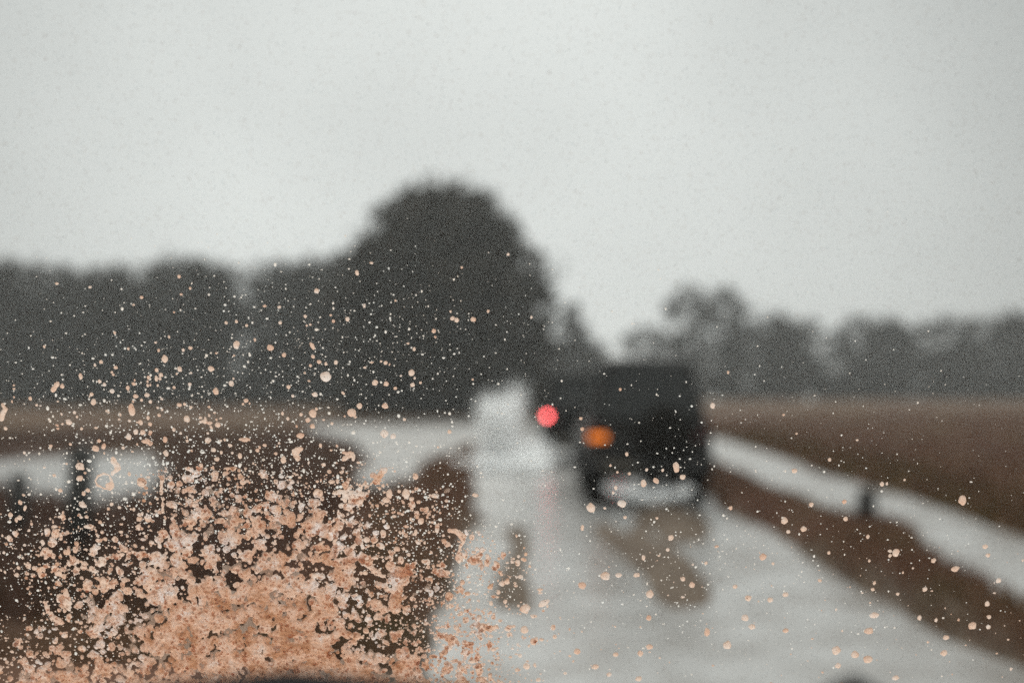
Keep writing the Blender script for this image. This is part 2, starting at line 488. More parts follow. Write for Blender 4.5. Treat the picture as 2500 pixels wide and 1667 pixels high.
# the sheltered track lies calmer than the pools the rain and wind have roughened
sx_ = t.nodes.new('ShaderNodeSeparateXYZ'); t.links.new(gpos.outputs['Position'], sx_.inputs[0])
ab = t.nodes.new('ShaderNodeMath'); ab.operation = 'SUBTRACT'; ab.inputs[1].default_value = 1.3; t.links.new(sx_.outputs[0], ab.inputs[0])
ab2 = t.nodes.new('ShaderNodeMath'); ab2.operation = 'ABSOLUTE'; t.links.new(ab.outputs[0], ab2.inputs[0])
mr = t.nodes.new('ShaderNodeMapRange'); mr.interpolation_type = 'SMOOTHSTEP'
for k_, v_ in (('From Min', .8), ('From Max', 2.0), ('To Min', .22), ('To Max', .32)): mr.inputs[k_].default_value = v_
t.links.new(ab2.outputs[0], mr.inputs['Value']); t.links.new(mr.outputs[0], b.inputs['Roughness'])
wr = ramp(1.6, (0.1904, 0.1785, 0.1666), (0.3153, 0.3124, 0.3064))
t.links.new(wr.outputs[0], b.inputs['Base Color'])
nb = t.nodes.new('ShaderNodeTexNoise'); nb.inputs['Scale'].default_value = 3.0; nb.inputs['Detail'].default_value = 5; nb.inputs['Roughness'].default_value = 0.65
t.links.new(gpos.outputs['Position'], nb.inputs['Vector'])
bp = t.nodes.new('ShaderNodeBump'); bp.inputs['Distance'].default_value = 0.014
t.links.new(nb.outputs[0], bp.inputs['Height']); t.links.new(bp.outputs[0], b.inputs['Normal'])
wx = np.array([-40, -20, -8, 0, 8, 16.0]); wy = np.array([-30, 0, 10, 20, 35, 50, 72.0])
A, B = np.meshgrid(wx, wy)
iw = np.arange(A.size).reshape(A.shape)
Fw = np.stack([iw[:-1, :-1], iw[:-1, 1:], iw[1:, 1:], iw[1:, :-1]], -1).reshape(-1, 4)
tag(link('water', np_mesh('water', np.stack([A, B, A * 0], -1).reshape(-1, 3), Fw), wm), kind='structure')

def gz(x, y):
    return float(height(np.array([x], float), np.array([y], float))[0])

# ------------------------------------------------------------------ grass on the banks: nobody could count it
def blades(name, m, n, sampler, hmin, hmax, wd, label):
    x, y = sampler(n)
    z = height(x, y)
    ok = z > 0.02
    x, y, z = x[ok], y[ok], z[ok]
    n = len(x)
    a = RNG.uniform(0, 2 * math.pi, n); hh = RNG.uniform(hmin, hmax, n) * (0.6 + 0.5 * (vnoise(x, y, 1.2, 21) + 1) / 2 * 1.4)
    lx, ly = RNG.normal(0, .25, n) * hh, RNG.normal(0, .25, n) * hh
    dx, dy = np.cos(a) * wd, np.sin(a) * wd
    V = np.stack([np.stack([x - dx, y - dy, z - .02], -1), np.stack([x + dx, y + dy, z - .02], -1), np.stack([x + lx, y + ly, z + hh], -1)], 1).reshape(-1, 3)
    o = link(name, np_mesh(name, V, np.arange(3 * n).reshape(-1, 3)), m)
    tag(o, label, 'grass', kind='stuff')

def s_verge(n):
    y = 4.5 + 34 * RNG.random(n) ** 1.7
    k = RNG.random(n)
    return curve(ROAD_R, y) - .15 + k * (curve(DITCH_L, y) - curve(ROAD_R, y) + .35), y
def s_bank(n):
    y = 5 + 32 * RNG.random(n) ** 1.6
    return curve(ROAD_L, y) + .1 - np.abs(RNG.normal(0, 1.5, n)), y
def s_left(n):
    y = 6 + 36 * RNG.random(n) ** 1.3
    return -1.8 - (2.0 + y * .42) * RNG.random(n), y
def s_right(n):
    y = 9 + 60 * RNG.random(n) ** 1.5
    return curve(DITCH_R, y) + (2 + y * .45) * RNG.random(n) ** 1.2, y
blades('grass', M['grass'], 16000, s_verge, .05, .16, .012, 'rusty grass along the narrow verge between track and flooded ditch')
blades('grass', M['grass'], 14000, s_bank, .06, .18, .014, 'reddish brown grass on the bank left of the flooded track')
blades('grass', M['grass_dark'], 22000, s_left, .10, .34, .02, 'dark sodden grass around the pools on the left')
fg = mat('straw_field_grass', (0.1280, 0.0655, 0.0502), .8, var=[(0.1843, 0.0973, 0.0666), (0.1434, 0.0998, 0.0486)], scale=0.4, spec=0.15)
blades('grass', fg, 22000, s_right, .10, .30, .03, 'brown rough grass of the field beyond the ditch')

def s_edge(n):
    y = 7 + 34 * RNG.random(n) ** 1.6
    return curve(DITCH_R, y) + (.9 + .04 * y) * RNG.random(n) ** 1.3, y
og = mat('ochre_grass', (0.0666, 0.0384, 0.0128), .8, var=[(0.0973, 0.0614, 0.0205), (0.0768, 0.0614, 0.0205)], scale=0.8, spec=0.15)
blades('grass', og, 9000, s_edge, .08, .26, .02, 'ochre grass along the far bank of the flooded ditch')

# ------------------------------------------------------------------ posts
def post(x, y, h, r, lean, label):
    e = empty('fence_post', (x, y, gz(x, y) - .15))
    tag(e, label, 'post')
    q = MB().tube([(0, 0, 0), (lean * .4, 0, (h + .15) * .5), (lean, 0, h + .11)], [r * 1.05, r, r * .97], 12)
    q.build('shaft', M['wood'], e, True)
    c = MB().lathe([(r * .97, 0), (r * .9, .025), (r * .45, .045)], (lean, 0, h + .11), 'Z', 12)
    c.build('cap', M['wood'], e, True)
    return e
post(-3.37, 7.8, 0.96, .098, .012, 'tall black wooden post standing before the pale pool on the left')
post(-4.87, 9.93, 0.62, .09, -.02, 'short dark post left of the tall one, at the edge of the frame')
post(3.66, 10.4, 0.32, .105, .02, 'small dark stump of a post on the grassy verge by the ditch')

# ------------------------------------------------------------------ trees
def leaf_cloud(name, centres, per, size, seed, squash=0.8):
    r = np.random.default_rng(seed)
    C = np.array([c[:3] for c in centres]); rad = np.array([c[3] for c in centres])
    P = np.repeat(C, per, 0); q = np.repeat(rad, per)
    d = r.normal(0, 1, P.shape); d /= np.linalg.norm(d, axis=1, keepdims=True)
    P = P + d * (q * np.minimum(np.abs(r.normal(.55, .42, len(q))), 2.0))[:, None] * np.array([1, 1, squash])
    n = len(P)
    a = r.normal(0, 1, (n, 3)); a /= np.linalg.norm(a, axis=1, keepdims=True)
    b = np.cross(a, r.normal(0, 1, (n, 3))); b /= np.linalg.norm(b, axis=1, keepdims=True)
    s = (size * r.uniform(.6, 1.3, n))[:, None]
    V = np.stack([P - a * s, P + b * s * .55, P + a * s, P - b * s * .55], 1).reshape(-1, 3)
    return np_mesh(name, V, np.arange(4 * n).reshape(-1, 4))

def crown_centres(prof, h, n, seed, clump, hollow=.45):
    r = np.random.default_rng(seed)
    ts = [p[0] for p in prof]; rs = [p[1] for p in prof]
    out = []
    while len(out) < n:
        t = r.uniform(ts[0], ts[-1]); R_ = np.interp(t, ts, rs)
        if r.random() > R_ / max(rs): continue
        a = r.uniform(0, 2 * math.pi); k = max(hollow, r.random() ** .5)
        rr = max(0.1, R_ * k - clump * .5) * r.uniform(.9, 1.04)
        out.append((rr * math.cos(a), rr * math.sin(a), t * h, clump * r.uniform(.7, 1.3)))
    return out

def trunk_mesh(h, r0, prof, seed):
    rr = random.Random(seed)
    m = MB()
    m.tube([(0, 0, -.5), (0, 0, 1), (.15, .1, h * .35), (-.1, .2, h * .65), (.1, 0, h * .93)], [r0 * 1.35, r0, r0 * .75, r0 * .42, .04], 8)
    for k in range(11):
        z = h * rr.uniform(.15, .75); a = rr.uniform(0, 6.28)
        L = np.interp(min(.97, z / h + .12), [p[0] for p in prof], [p[1] for p in prof]) * .85
        q = [(0.05, 0.05, z), (math.cos(a) * L * .5, math.sin(a) * L * .5, z + L * .32), (math.cos(a) * L, math.sin(a) * L, z + L * .5)]
        m.tube(q, [r0 * .38, r0 * .2, .03], 6)
    return m

def tree(name, loc, h, prof, n, per, size, clump, leafm, seed, r0, label, group=None, cat='tree'):
    e = empty(name, loc)
    tag(e, label, cat, group)
    trunk_mesh(h, r0, prof, seed).build('trunk', M['bark'], e, True)
    cc = crown_centres(prof, h, n, seed, clump)
    link('crown', leaf_cloud('crown', cc, per, size, seed + 1), leafm, e)
    return e

def copy_tree(o, loc, rz, s, label):
    c = o.copy(); COL.objects.link(c)
    c.location = loc; c.rotation_euler = (0, 0, rz); c.scale = (s[0], s[0], s[1]); c['label'] = label
    for ch in o.children:
        d = ch.copy(); COL.objects.link(d); d.parent = c
    return c

# the big tree left of the track
tree('broadleaf_tree', (-5.6, 80, gz(-5.6, 80) - .1), 18.0,
     [(.0, 7.0), (.15, 8.6), (.3, 9.4), (.5, 9.6), (.64, 8.7), (.78, 7.2), (.88, 5.7), (.95, 4.6), (1.0, 3.4)], 1150, 36, .36, 1.05, M['leaf_big'], 5, .5,
     'biggest tree of all, a dense dark dome left of the vehicles')
PA = [(.02, 3.4), (.2, 4.2), (.45, 4.6), (.7, 4.6), (.9, 3.9), (1, 2.6)]
PB = [(.05, 3.6), (.3, 4.0), (.6, 4.6), (.85, 4.3), (1, 2.9)]
PC = [(.1, 3.2), (.3, 4.4), (.55, 5.0), (.8, 4.6), (1, 2.7)]
GL = 'row of tall trees at the left edge of the field'
YL = 110
left = [(-55.5, 16.0, 0), (-49.5, 15.4, 1), (-43.6, 14.8, 2), (-38.2, 16.4, 0), (-33.2, 15.7, 1), (-27.6, 16.2, 2), (-22.2, 16.0, 0), (-17.0, 16.6, 1), (-12.0, 15.2, 2)]
LL = ['tall tree cut by the left edge of the picture', 'tree next to the one cut by the left edge', 'tree left of the pale gap in the left row', 'tree right of the pale gap in the left row, taller than it neighbours',
      'tree of the left row standing midway between frame edge and big tree', 'broad tree of the left row, third counted leftwards from the big tree', 'tree of the left row, second counted leftwards from the big tree', 'tree right beside the big dome, touching its left side', 'tree half hidden behind the left flank of the big dome']
LL[3] = 'tree right of the pale gap in the left row, tallest there'
protos = []
for k, (x, h, v) in enumerate(left):
    y = YL + [0, 5, -2, 3, 0, 6, 1, -1, 6][k]
    z = gz(x, y) - .1
    if k < 3:
        protos.append(tree('broadleaf_tree', (x, y, z), h, (PA, PB, PC)[v], 210, 40, .34, 1.1, M['leaf'], 30 + k, .3, LL[k], GL))
    else:
        copy_tree(protos[v], (x, y, z), k * 1.3, (random.uniform(.95, 1.12), h / left[v][1]), LL[k])
back = [(-58.5, 15.9, 1), (-52.6, 16.1, 0), (-46.6, 15.8, 1), (-41.0, 16.2, 2), (-35.6, 15.9, 0), (-30.2, 16.3, 2), (-24.8, 16.0, 1), (-19.4, 16.4, 0)]
LB = ['back tree filling the gap at the left edge of the picture', 'back tree seen through the first gap from the left edge', 'back tree behind the pale gap in the left row', 'back tree behind the tallest of the left row', 'back tree behind the middle of the left row',
      'back tree closing the third gap leftwards from the big tree', 'back tree closing the second gap leftwards from the big tree', 'back tree closing the gap next to the big dome on its left']
for k, (x, h, v) in enumerate(back):
    if k in (2, 5): continue                       # the pale gaps
    y = YL + 16 + [0, 3, 1, 4, 0, 2, 3, 0][k]
    copy_tree(protos[v], (x * 1.13, y, gz(x * 1.13, y) - .1), 2 + k * 1.7, (random.uniform(1.05, 1.2), h * 1.1 / left[v][1]), LB[k])
GR = 'row of hazy trees beyond the brown field on the right'
YR = 150
right = [(10.6, 9.6, 0), (26.6, 17.6, 2), (33.4, 16.9, 0), (39.6, 12.3, 1), (45.6, 12.9, 2), (52.0, 12.3, 0), (58.4, 11.9, 1), (64.2, 12.8, 2), (70.6, 12.2, 0), (76.4, 12.6, 1), (19.8, 11.2, 1)]
LR = ['low round tree in the dip just right of the pointed one', 'tallest tree on the right, rising above the dark roof', 'tall tree beside the tallest one on the right', 'tree where the right row drops down, next to the tall pair', 'tree under the pale patch of sky in the right row',
      'tree of the right row between the pale patch and the middle of the field', 'tree standing above the middle of the brown field on the right', 'tree of the right row past the middle of the field', 'second tree from the right edge in the right row', 'tree at the right edge of the picture, in the right row', 'lower tree left of the tall pair, above the dark roof']
rp = []
for k, (x, h, v) in enumerate(right):
    y = YR + [4, 0, 3, 0, 6, 1, 4, 0, 3, 0, -3][k]
    z = gz(x, y) - .1
    if k < 3:
        rp.append((tree('broadleaf_tree', (x, y, z), h, (PA, PC, PB)[k], (150, 95, 120)[k], 36, .38, 1.25, M['leaf_far'], 60 + k, .3, LR[k], GR), h))
    else:
        p, ph = rp[k % 3]
        copy_tree(p, (x, y, z), k * 1.9, (random.uniform(1.0, 1.2) * (1.0 if h > 12 else .95), h / ph), LR[k])
tree('pointed_tree', (8.6, 138, gz(8.6, 138) - .1), 14.9, [(.02, 2.9), (.3, 2.7), (.6, 2.2), (.85, 1.6), (1, .4)], 80, 45, .42, 1.0, M['leaf_far'], 90, .25,
     'narrow pointed tree alone between the big dome and the right row')
tree('broadleaf_tree', (3.6, 128, gz(3.6, 128) - .1), 9.6, [(.02, 3.6), (.4, 4.2), (.8, 3.2), (1, 1)], 80, 45, .42, 1.2, M['leaf_far'], 91, .25,
     'low bushy tree in the gap right of the big dome')

def thicket(name, x0, x1, y0, y1, h0, h1, n, m, seed, label):
    r = np.random.default_rng(seed)
    cc = []
    for k in range(n):
        x = r.uniform(x0, x1); y = r.uniform(y0, y1); hh = r.uniform(h0, h1)
        cc.append((x, y, 0.85 + hh * r.random(), r.uniform(.7, 1.4)))
    tag(link(name, leaf_cloud(name, cc, 30, .42, seed), m), label, 'undergrowth', kind='stuff')
thicket('undergrowth', -66, -9, 104, 112, 2.5, 5.5, 520, M['leaf'], 71, 'dark tangled undergrowth at the foot of the left trees')
thicket('undergrowth', -13, 3, 76, 82, 1.2, 3.5, 150, M['leaf_big'], 72, 'dark scrub around the foot of the big tree')
thicket('undergrowth', 2, 90, 136, 150, 2.5, 7.6, 980, M['leaf_far'], 73, 'grey green scrub at the foot of the right trees')

# ------------------------------------------------------------------ vehicles
def offroader(loc, rz, paint, label, roof_half, roof_z, shoulder, lit_red, lit_orange, spare_x):
    e = empty('offroad_car', loc, rz)
    tag(e, label, 'car')
    hw, L = .87, 4.05
    b = MB()
    b.hexa([(-hw, 0, .50), (hw, 0, .50), (hw, 2.75, .50), (-hw, 2.75, .50), (-hw, .02, 1.12), (hw, .02, 1.12), (hw, 2.75, 1.12), (-hw, 2.75, 1.12)], .09)
    b.hexa([(-hw, 2.751, .52), (hw, 2.751, .52), (hw * .94, L, .55), (-hw * .94, L, .55), (-hw, 2.751, 1.13), (hw, 2.751, 1.13), (hw * .92, L - .05, 1.02), (-hw * .92, L - .05, 1.02)], .05)
    s, rh, rz_ = shoulder, roof_half, roof_z
    b.hexa([(-s, .03, 1.122), (s, .03, 1.122), (s, 2.72, 1.122), (-s, 2.72, 1.122), (-rh, .16, rz_), (rh, .16, rz_), (rh, 2.30, rz_), (-rh, 2.30, rz_)], .13, 4)
    body = b.build('body', paint, e, True)
    mod = body.modifiers.new('edge', 'EDGE_SPLIT'); mod.split_angle = R(32)
    # wheel arches
    for sx in (-1, 1):
        for wy in (.72, 3.22):
            a = MB()
            pts = [(sx * (hw + .012), wy + .47 * math.cos(R(th)), .42 + .47 * math.sin(R(th))) for th in range(0, 181, 15)]
            a.tube(pts, .045, 8)
            a.build('wheel_arch', M['plastic'], e, True)
    # wheels
    for sx in (-1, 1):
        for wy in (.72, 3.22):
            w = MB().lathe([(.21, -.10), (.33, -.115), (.375, -.085), (.385, -.03), (.385, .03), (.375, .085), (.33, .115), (.21, .10)], (sx * .74, wy, .37), 'X').build('wheel', M['rubber'], e, True)
            r_ = MB().lathe([(.05, sx * .03), (.12, sx * .075), (.19, sx * .06), (.215, sx * .105), (.215, sx * -.10)], (sx * .74, wy, .37), 'X', 24).build('rim', M['metal'], w, True)
    # windows lie just proud of the cabin
    def lerp(a, c, k): return a + (c - a) * k
    def side_pt(sx, y, z, off=.006):
        k = (z - 1.122) / (rz_ - 1.122)
        return (sx * (lerp(s, rh, k) + off), y, z)
    z0, z1 = 1.20, rz_ - .16
    for sx in (-1, 1):
        for y0, y1 in ((.30, 1.02), (1.12, 1.80), (1.90, 2.42)):
            q = [side_pt(sx, y0, z0), side_pt(sx, y1, z0), side_pt(sx, min(y1, 2.28), z1), side_pt(sx, y0, z1)]
            i = [side_pt(sx, p[1], p[2], -.01) for p in q]
            MB().hexa(i + q, 0).build('side_window', M['glass'], e)
    k0, k1 = (z0 - 1.122) / (rz_ - 1.122), (z1 - 1.122) / (rz_ - 1.122)
    ry = lambda k, o: lerp(.03, .16, k) - o
    rw0, rw1 = s - .16, rh - .12
    rwm = MB().hexa([(-rw0, ry(k0, -.01), z0), (rw0, ry(k0, -.01), z0), (rw1, ry(k1, -.01), z1), (-rw1, ry(k1, -.01), z1), (-rw0, ry(k0, .008), z0), (rw0, ry(k0, .008), z0), (rw1, ry(k1, .008), z1), (-rw1, ry(k1, .008), z1)]).build('rear_window', M['glass'], e)
    MB().tube([(.02, ry(k0, .03), z0 + .03), (.34, ry(k0, .035), z0 + .10)], .011, 6).build('wiper', M['plastic'], rwm)
    fy = lambda k, o: lerp(2.72, 2.30, k) + o
    MB().hexa([(-rw0 - .05, fy(k0, -.01), z0), (rw0 + .05, fy(k0, -.01), z0), (rw1 + .05, fy(k1, -.01), z1), (-rw1 - .05, fy(k1, -.01), z1), (-rw0 - .05, fy(k0, .01), z0), (rw0 + .05, fy(k0, .01), z0), (rw1 + .05, fy(k1, .01), z1), (-rw1 - .05, fy(k1, .01), z1)]).build('windscreen', M['glass'], e)
    # tailgate with its spare wheel
    tg = MB().box((0.02, -.012, .85), (1.30, .03, .58), .012).build('tailgate', paint, e)
    MB().box((-.50, -.04, .98), (.16, .03, .05), .01).build('handle', M['plastic'], tg)
    sp = MB().lathe([(.20, -.02), (.33, -.02), (.37, -.06), (.38, -.12), (.37, -.20), (.33, -.235), (.2, -.24)], (spare_x, 0, 1.02), 'Y').build('spare_wheel', M['rubber'], e, True)
    MB().lathe([(.05, -.20), (.12, -.215), (.17, -.20), (.215, -.238), (.215, -.06)], (spare_x, 0, 1.02), 'Y', 24).build('rim', M['rim_black'], sp, True)
    bu = MB().box((0, -.07, .56), (1.70, .14, .15), .03).build('bumper', M['plastic'], e)
    MB().box((-.42, -.146, .57), (.44, .012, .10), .003).build('number_plate', M['plate'], bu)
    # lamp clusters
    for sx in (-1, 1):
        red_on = lit_red
        MB().lathe([(.062, 0), (.062, -.025), (.045, -.045), (.012, -.05)], (sx * .80, .0, 1.10), 'Y', 20).build('tail_lamp', M['red_on'] if red_on else M['lens_red'], e, True)
        on = lit_orange and sx == -1
        ol = MB().box((sx * .70, -.02, .955), (.24, .05, .085), .018).build('indicator_lamp', M['orange_on'] if on else M['lens_red'], e)
        if on: ol['label'] = 'lit orange indicator'
        MB().lathe([(.045, 0), (.045, -.02), (.03, -.032), (.01, -.035)], (sx * .80, .0, .80), 'Y', 16).build('reversing_lamp', M['lens_clear'], e, True)
        MB().box((sx * .70, .30, .43), (.30, .02, .26), .004).build('mud_flap', M['rubber'], e)
        mi = MB().box((sx * (s + .17), 2.32, 1.30), (.20, .09, .24), .03).build('door_mirror', M['plastic'], e)
        MB().tube([(sx * (s - .02), 2.34, 1.24), (sx * (s + .10), 2.33, 1.27)], .02, 6).build('arm', M['plastic'], mi)
        MB().lathe([(.09, 0), (.09, .03), (.06, .05), (.02, .055)], (sx * .62, L - .06, .80), 'Y', 20).build('headlight', M['lens_clear'], e, True)
    # running gear
    ax = MB().tube([(-.62, .72, .37), (-.2, .72, .37), (.62, .72, .37)], .05, 8)
    ax.lathe([(.03, -.14), (.12, -.09), (.16, 0), (.12, .09), (.03, .14)], (.12, .72, .36), 'Y', 16)
    ax.build('rear_axle', M['chassis'], e, True)
    MB().tube([(-.62, 3.22, .37), (.62, 3.22, .37)], .05, 8).build('front_axle', M['chassis'], e, True)
    MB().box((0, 1.95, .46), (1.1, 3.5, .07), .01).build('chassis_frame', M['chassis'], e)
    MB().tube([(.50, 1.2, .40), (.55, .4, .42), (.56, -.05, .41)], .028, 10).build('exhaust_pipe', M['metal'], e, True)
    return e

offroader((1.875, 13.65, -.015), R(-1.5), M['paint'], 'dark boxy offroad car with spare wheel, orange indicator lit, driving ahead of us', .62, 2.06, .82, False, True, .20)
offroader((1.60, 22.6, -.02), R(-1.5), M['paint_grey'], 'dark offroad car further ahead with a lit red tail lamp beside white spray', .76, 2.12, .85, True, False, .16)

# ------------------------------------------------------------------ water thrown up by the wheels
def ico():
    bm = bmesh.new(); bmesh.ops.create_icosphere(bm, subdivisions=1, radius=1.0)
    V = np.array([v.co[:] for v in bm.verts]); F_ = np.array([[v.index for v in f.verts] for f in bm.faces]); bm.free()
    return V, F_
IV, IF = ico()
def droplets(name, P, rad, label):
    n = len(P)
    st = RNG.uniform(.7, 1.4, (n, 1, 3))
    V = (IV[None] * st * rad[:, None, None] + P[:, None, :]).reshape(-1, 3)
    F_ = (IF[None] + (np.arange(n) * len(IV))[:, None, None]).reshape(-1, 3)
    tag(link(name, np_mesh(name, V, F_, True), M['spray'], None), label, 'spray', kind='stuff')

def fan(n, cx, cy, wx, wy, h, lean, power):
    """a sheet of water leaving a wheel: dense and low at the root, thinner and wider up"""
    t = RNG.random(n) ** power
    x = cx + lean * t + RNG.normal(0, 1, n) * wx * (.55 + .45 * t)
    y = cy + RNG.normal(0, 1, n) * wy
    return np.stack([x, y, .02 + t * h], -1)
def veil(n, x0, x1, cy, wy, h, lean):
    t = RNG.random(n)
    x = RNG.uniform(x0, x1, n)
    top = h * (1 + .16 * vnoise(x, x * 0, .22, 88))
    return np.stack([x + lean * t + RNG.normal(0, .03, n), cy + RNG.normal(0, wy, n), .02 + t * top], -1)
def cloud_of(n, x0, x1, soft, cy, wy, h):
    x = RNG.uniform(x0, x1, n) + RNG.normal(0, soft, n)
    t = RNG.random(n) * (1 + .10 * RNG.normal(0, 1, n))
    hh = h * (.9 + .16 * vnoise(x, x * 0, .55, 88))
    return np.stack([x, cy + RNG.normal(0, wy, n), .02 + np.abs(t) * hh], -1)
P = np.concatenate([
    cloud_of(3300, -.68, .02, .09, 21.6, .25, 1.66),
    cloud_of(1000, -.15, .22, .08, 22.1, .25, 1.95),
    cloud_of(900, .1, .75, .12, 21.2, .25, .55),
    veil(2300, -1.15, .75, 20.2, .3, .25, 0)])
P = P[~((P[:, 0] > .46) & (P[:, 2] > .6))]
droplets('spray', P, RNG.uniform(.008, .032, len(P)), 'white plume of water thrown up by the further car left of it')
n = 620
xx = RNG.uniform(1.24, 2.40, n)
sag = ((xx - 1.84) / .56) ** 2
zz = .11 + .13 * sag + RNG.random(n) ** 1.2 * .12 * (1 - .55 * sag)
P = np.stack([xx, 13.36 + RNG.normal(0, .10, n), zz], -1)
droplets('spray', P, RNG.uniform(.008, .028, n), 'low pale crescent of churned water beneath the nearer car between its wheels')

# ------------------------------------------------------------------ rainy air
hz = bpy.data.materials.new('rain_haze'); hz.use_nodes = True
hn = hz.node_tree.nodes
hn.remove(hn['Principled BSDF'])
pv = hn.new('ShaderNodeVolumePrincipled')
pv.inputs['Color'].default_value = (0.95, 0.97, 0.96, 1)
pv.inputs['Density'].default_value = 0.0010
pv.inputs['Anisotropy'].default_value = 0.2
hz.node_tree.links.new(pv.outputs[0], hn['Material Output'].inputs['Volume'])
tag(MB().box((0, 505, 10.1), (1420, 1210, 22.8)).build('haze', hz), 'thin pale rain haze over the whole flooded land', 'haze', kind='stuff')

# ------------------------------------------------------------------ our own car: windscreen and dashboard
RAKE = R(15)
UP = Vector((0, -math.sin(RAKE), math.cos(RAKE)))
TO_EYE = Vector((0, -math.cos(RAKE), -math.sin(RAKE)))
GLASS_O = Vector((0, 0.6251, 1.45 - 0.0700))          # a point on the outer face of the glass
GM = Matrix(((1, UP.x, TO_EYE.x, GLASS_O.x), (0, UP.y, TO_EYE.y, GLASS_O.y), (0, UP.z, TO_EYE.z, GLASS_O.z), (0, 0, 0, 1)))
mm = 0.001

own = empty('car_interior', (0.35, 0.2, 0.6))
tag(own, 'windscreen and black dashboard of the car the view is taken from', 'car')
own_inv = Matrix.Translation(Vector((-0.35, -0.2, -0.6)))
gl = bpy.data.materials.new('clear_glass'); gl.use_nodes = True
gn = gl.node_tree.nodes; gn.remove(gn['Principled BSDF'])
tb = gn.new('ShaderNodeBsdfTransparent'); tb.inputs[0].default_value = (0.955, 0.965, 0.957, 1)
gl.node_tree.links.new(tb.outputs[0], gn['Material Output'].inputs['Surface'])
pm = MB()
pm.box((.32, .11, .0040), (1.42, .62, .005))
pane = pm.build('windscreen', gl, own)
pane.matrix_local = own_inv @ GM
sm = MB()
for c, d in (((.32, .425, .003), (1.46, .02, .014)), ((.32, -.205, .003), (1.46, .02, .014)), ((-.395, .11, .003), (.02, .61, .014)), ((1.035, .11, .003), (.02, .61, .014))):
    sm.box(c, d, .003)
seal = sm.build('windscreen_seal', M['rubber'], own)
seal.matrix_local = own_inv @ GM
def own_part(mb, name, m, smooth=True):
    o = mb.build(name, m, own, smooth)
    o.matrix_local = own_inv
    return o
# dashboard: a padded shelf just below the picture, an instrument hood and a small round pod standing on it
d = MB()
sec = [(0.30, 1.245), (0.33, 1.298), (0.37, 1.306), (0.45, 1.285), (0.55, 1.262), (0.66, 1.222), (0.66, 1.10), (0.34, 1.02), (0.28, 1.12)]
NX = 15
rings = []
for i in range(NX):
    x = -.42 + i * 1.5 / (NX - 1)
    rings.append([d.bm.verts.new((x, y, z)) for y, z in sec])
for a, b_ in zip(rings[:-1], rings[1:]):
    for k in range(len(sec)):
        d.bm.faces.new((a[k], a[(k + 1) % len(sec)], b_[(k + 1) % len(sec)], b_[k]))
d.bm.faces.new(rings[0]); d.bm.faces.new(rings[-1])
own_part(d, 'dashboard', M['dash'])
def hump(name, cx, cy, z0, w_, l_, h_, flat=2.6):
    m_ = MB(); n, k = 40, 12
    rows = []
    for j in range(k + 1):
        t_ = j / k
        e_ = (1 - t_ ** flat) ** (1 / flat)
        rows.append([m_.bm.verts.new((cx + w_ * e_ * math.copysign(abs(math.cos(a)) ** .8, math.cos(a)), cy + l_ * e_ * math.sin(a), z0 + h_ * t_)) for a in [2 * math.pi * i / n for i in range(n)]])
    for a, b_ in zip(rows[:-1], rows[1:]):
        for i in range(n):
            m_.bm.faces.new((a[i], a[(i + 1) % n], b_[(i + 1) % n], b_[i]))
    m_.bm.faces.new(rows[0])
    bmesh.ops.remove_doubles(m_.bm, verts=m_.bm.verts, dist=1e-6)
    return own_part(m_, name, M['dash'])
hump('instrument_hood', -.066, .30, 1.250, .135, .045, .1203)
hump('dashboard_pod', .1015, .30, 1.250, .030, .02, .119, 3.0)

# ------------------------------------------------------------------ mud on the outside of the glass
def lens(name, Fd, u0, v0, st, hfun, m):
    """domed crust sitting on the glass over every place where the field Fd is positive (marching squares); u, v in metres on the glass"""
    ny, nx = Fd.shape
    vid = {}
    V = []
    def corner(i, j):
        k = (i, j)
        if k not in vid:
            h = hfun(Fd[j, i], i, j)
            vid[k] = len(V)
            V.append((u0 + i * st, v0 + j * st, h))
        return vid[k]
    def edge(i, j, i2, j2):
        k = (i, j, i2, j2) if (i, j) < (i2, j2) else (i2, j2, i, j)
        if k not in vid:
            a, b_ = Fd[k[1], k[0]], Fd[k[3], k[2]]
            t_ = a / (a - b_)
            t_ = min(.97, max(.03, t_))
            vid[k] = len(V)
            V.append((u0 + (k[0] + (k[2] - k[0]) * t_) * st, v0 + (k[1] + (k[3] - k[1]) * t_) * st, 0.0))
        return vid[k]
    Fc = []
    pos = Fd > 0
    any_ = pos[:-1, :-1] | pos[1:, :-1] | pos[:-1, 1:] | pos[1:, 1:]
    for j, i in zip(*np.nonzero(any_)):
        cs = [(i, j), (i + 1, j), (i + 1, j + 1), (i, j + 1)]
        poly = []
        for a in range(4):
            p, q = cs[a], cs[(a + 1) % 4]
            pi, qi = pos[p[1], p[0]], pos[q[1], q[0]]
            if pi: poly.append(corner(*p))
            if pi != qi: poly.append(edge(*p, *q))
        if len(poly) >= 3:
            Fc.append(poly)
    me = bpy.data.meshes.new(name)
    me.from_pydata(V, [], Fc); me.update()
    me.polygons.foreach_set('use_smooth', np.ones(len(me.polygons), dtype=bool))
    return me

def on_glass(name, me, m, label, cat, group=None, kind=None, off=(0, 0), rot=0.0):
    o = link(name, me, m)
    o.matrix_world = GM @ Matrix.Translation((off[0], off[1], 0)) @ Matrix.Rotation(rot, 4, 'Z')
    return tag(o, label, cat, group, kind)

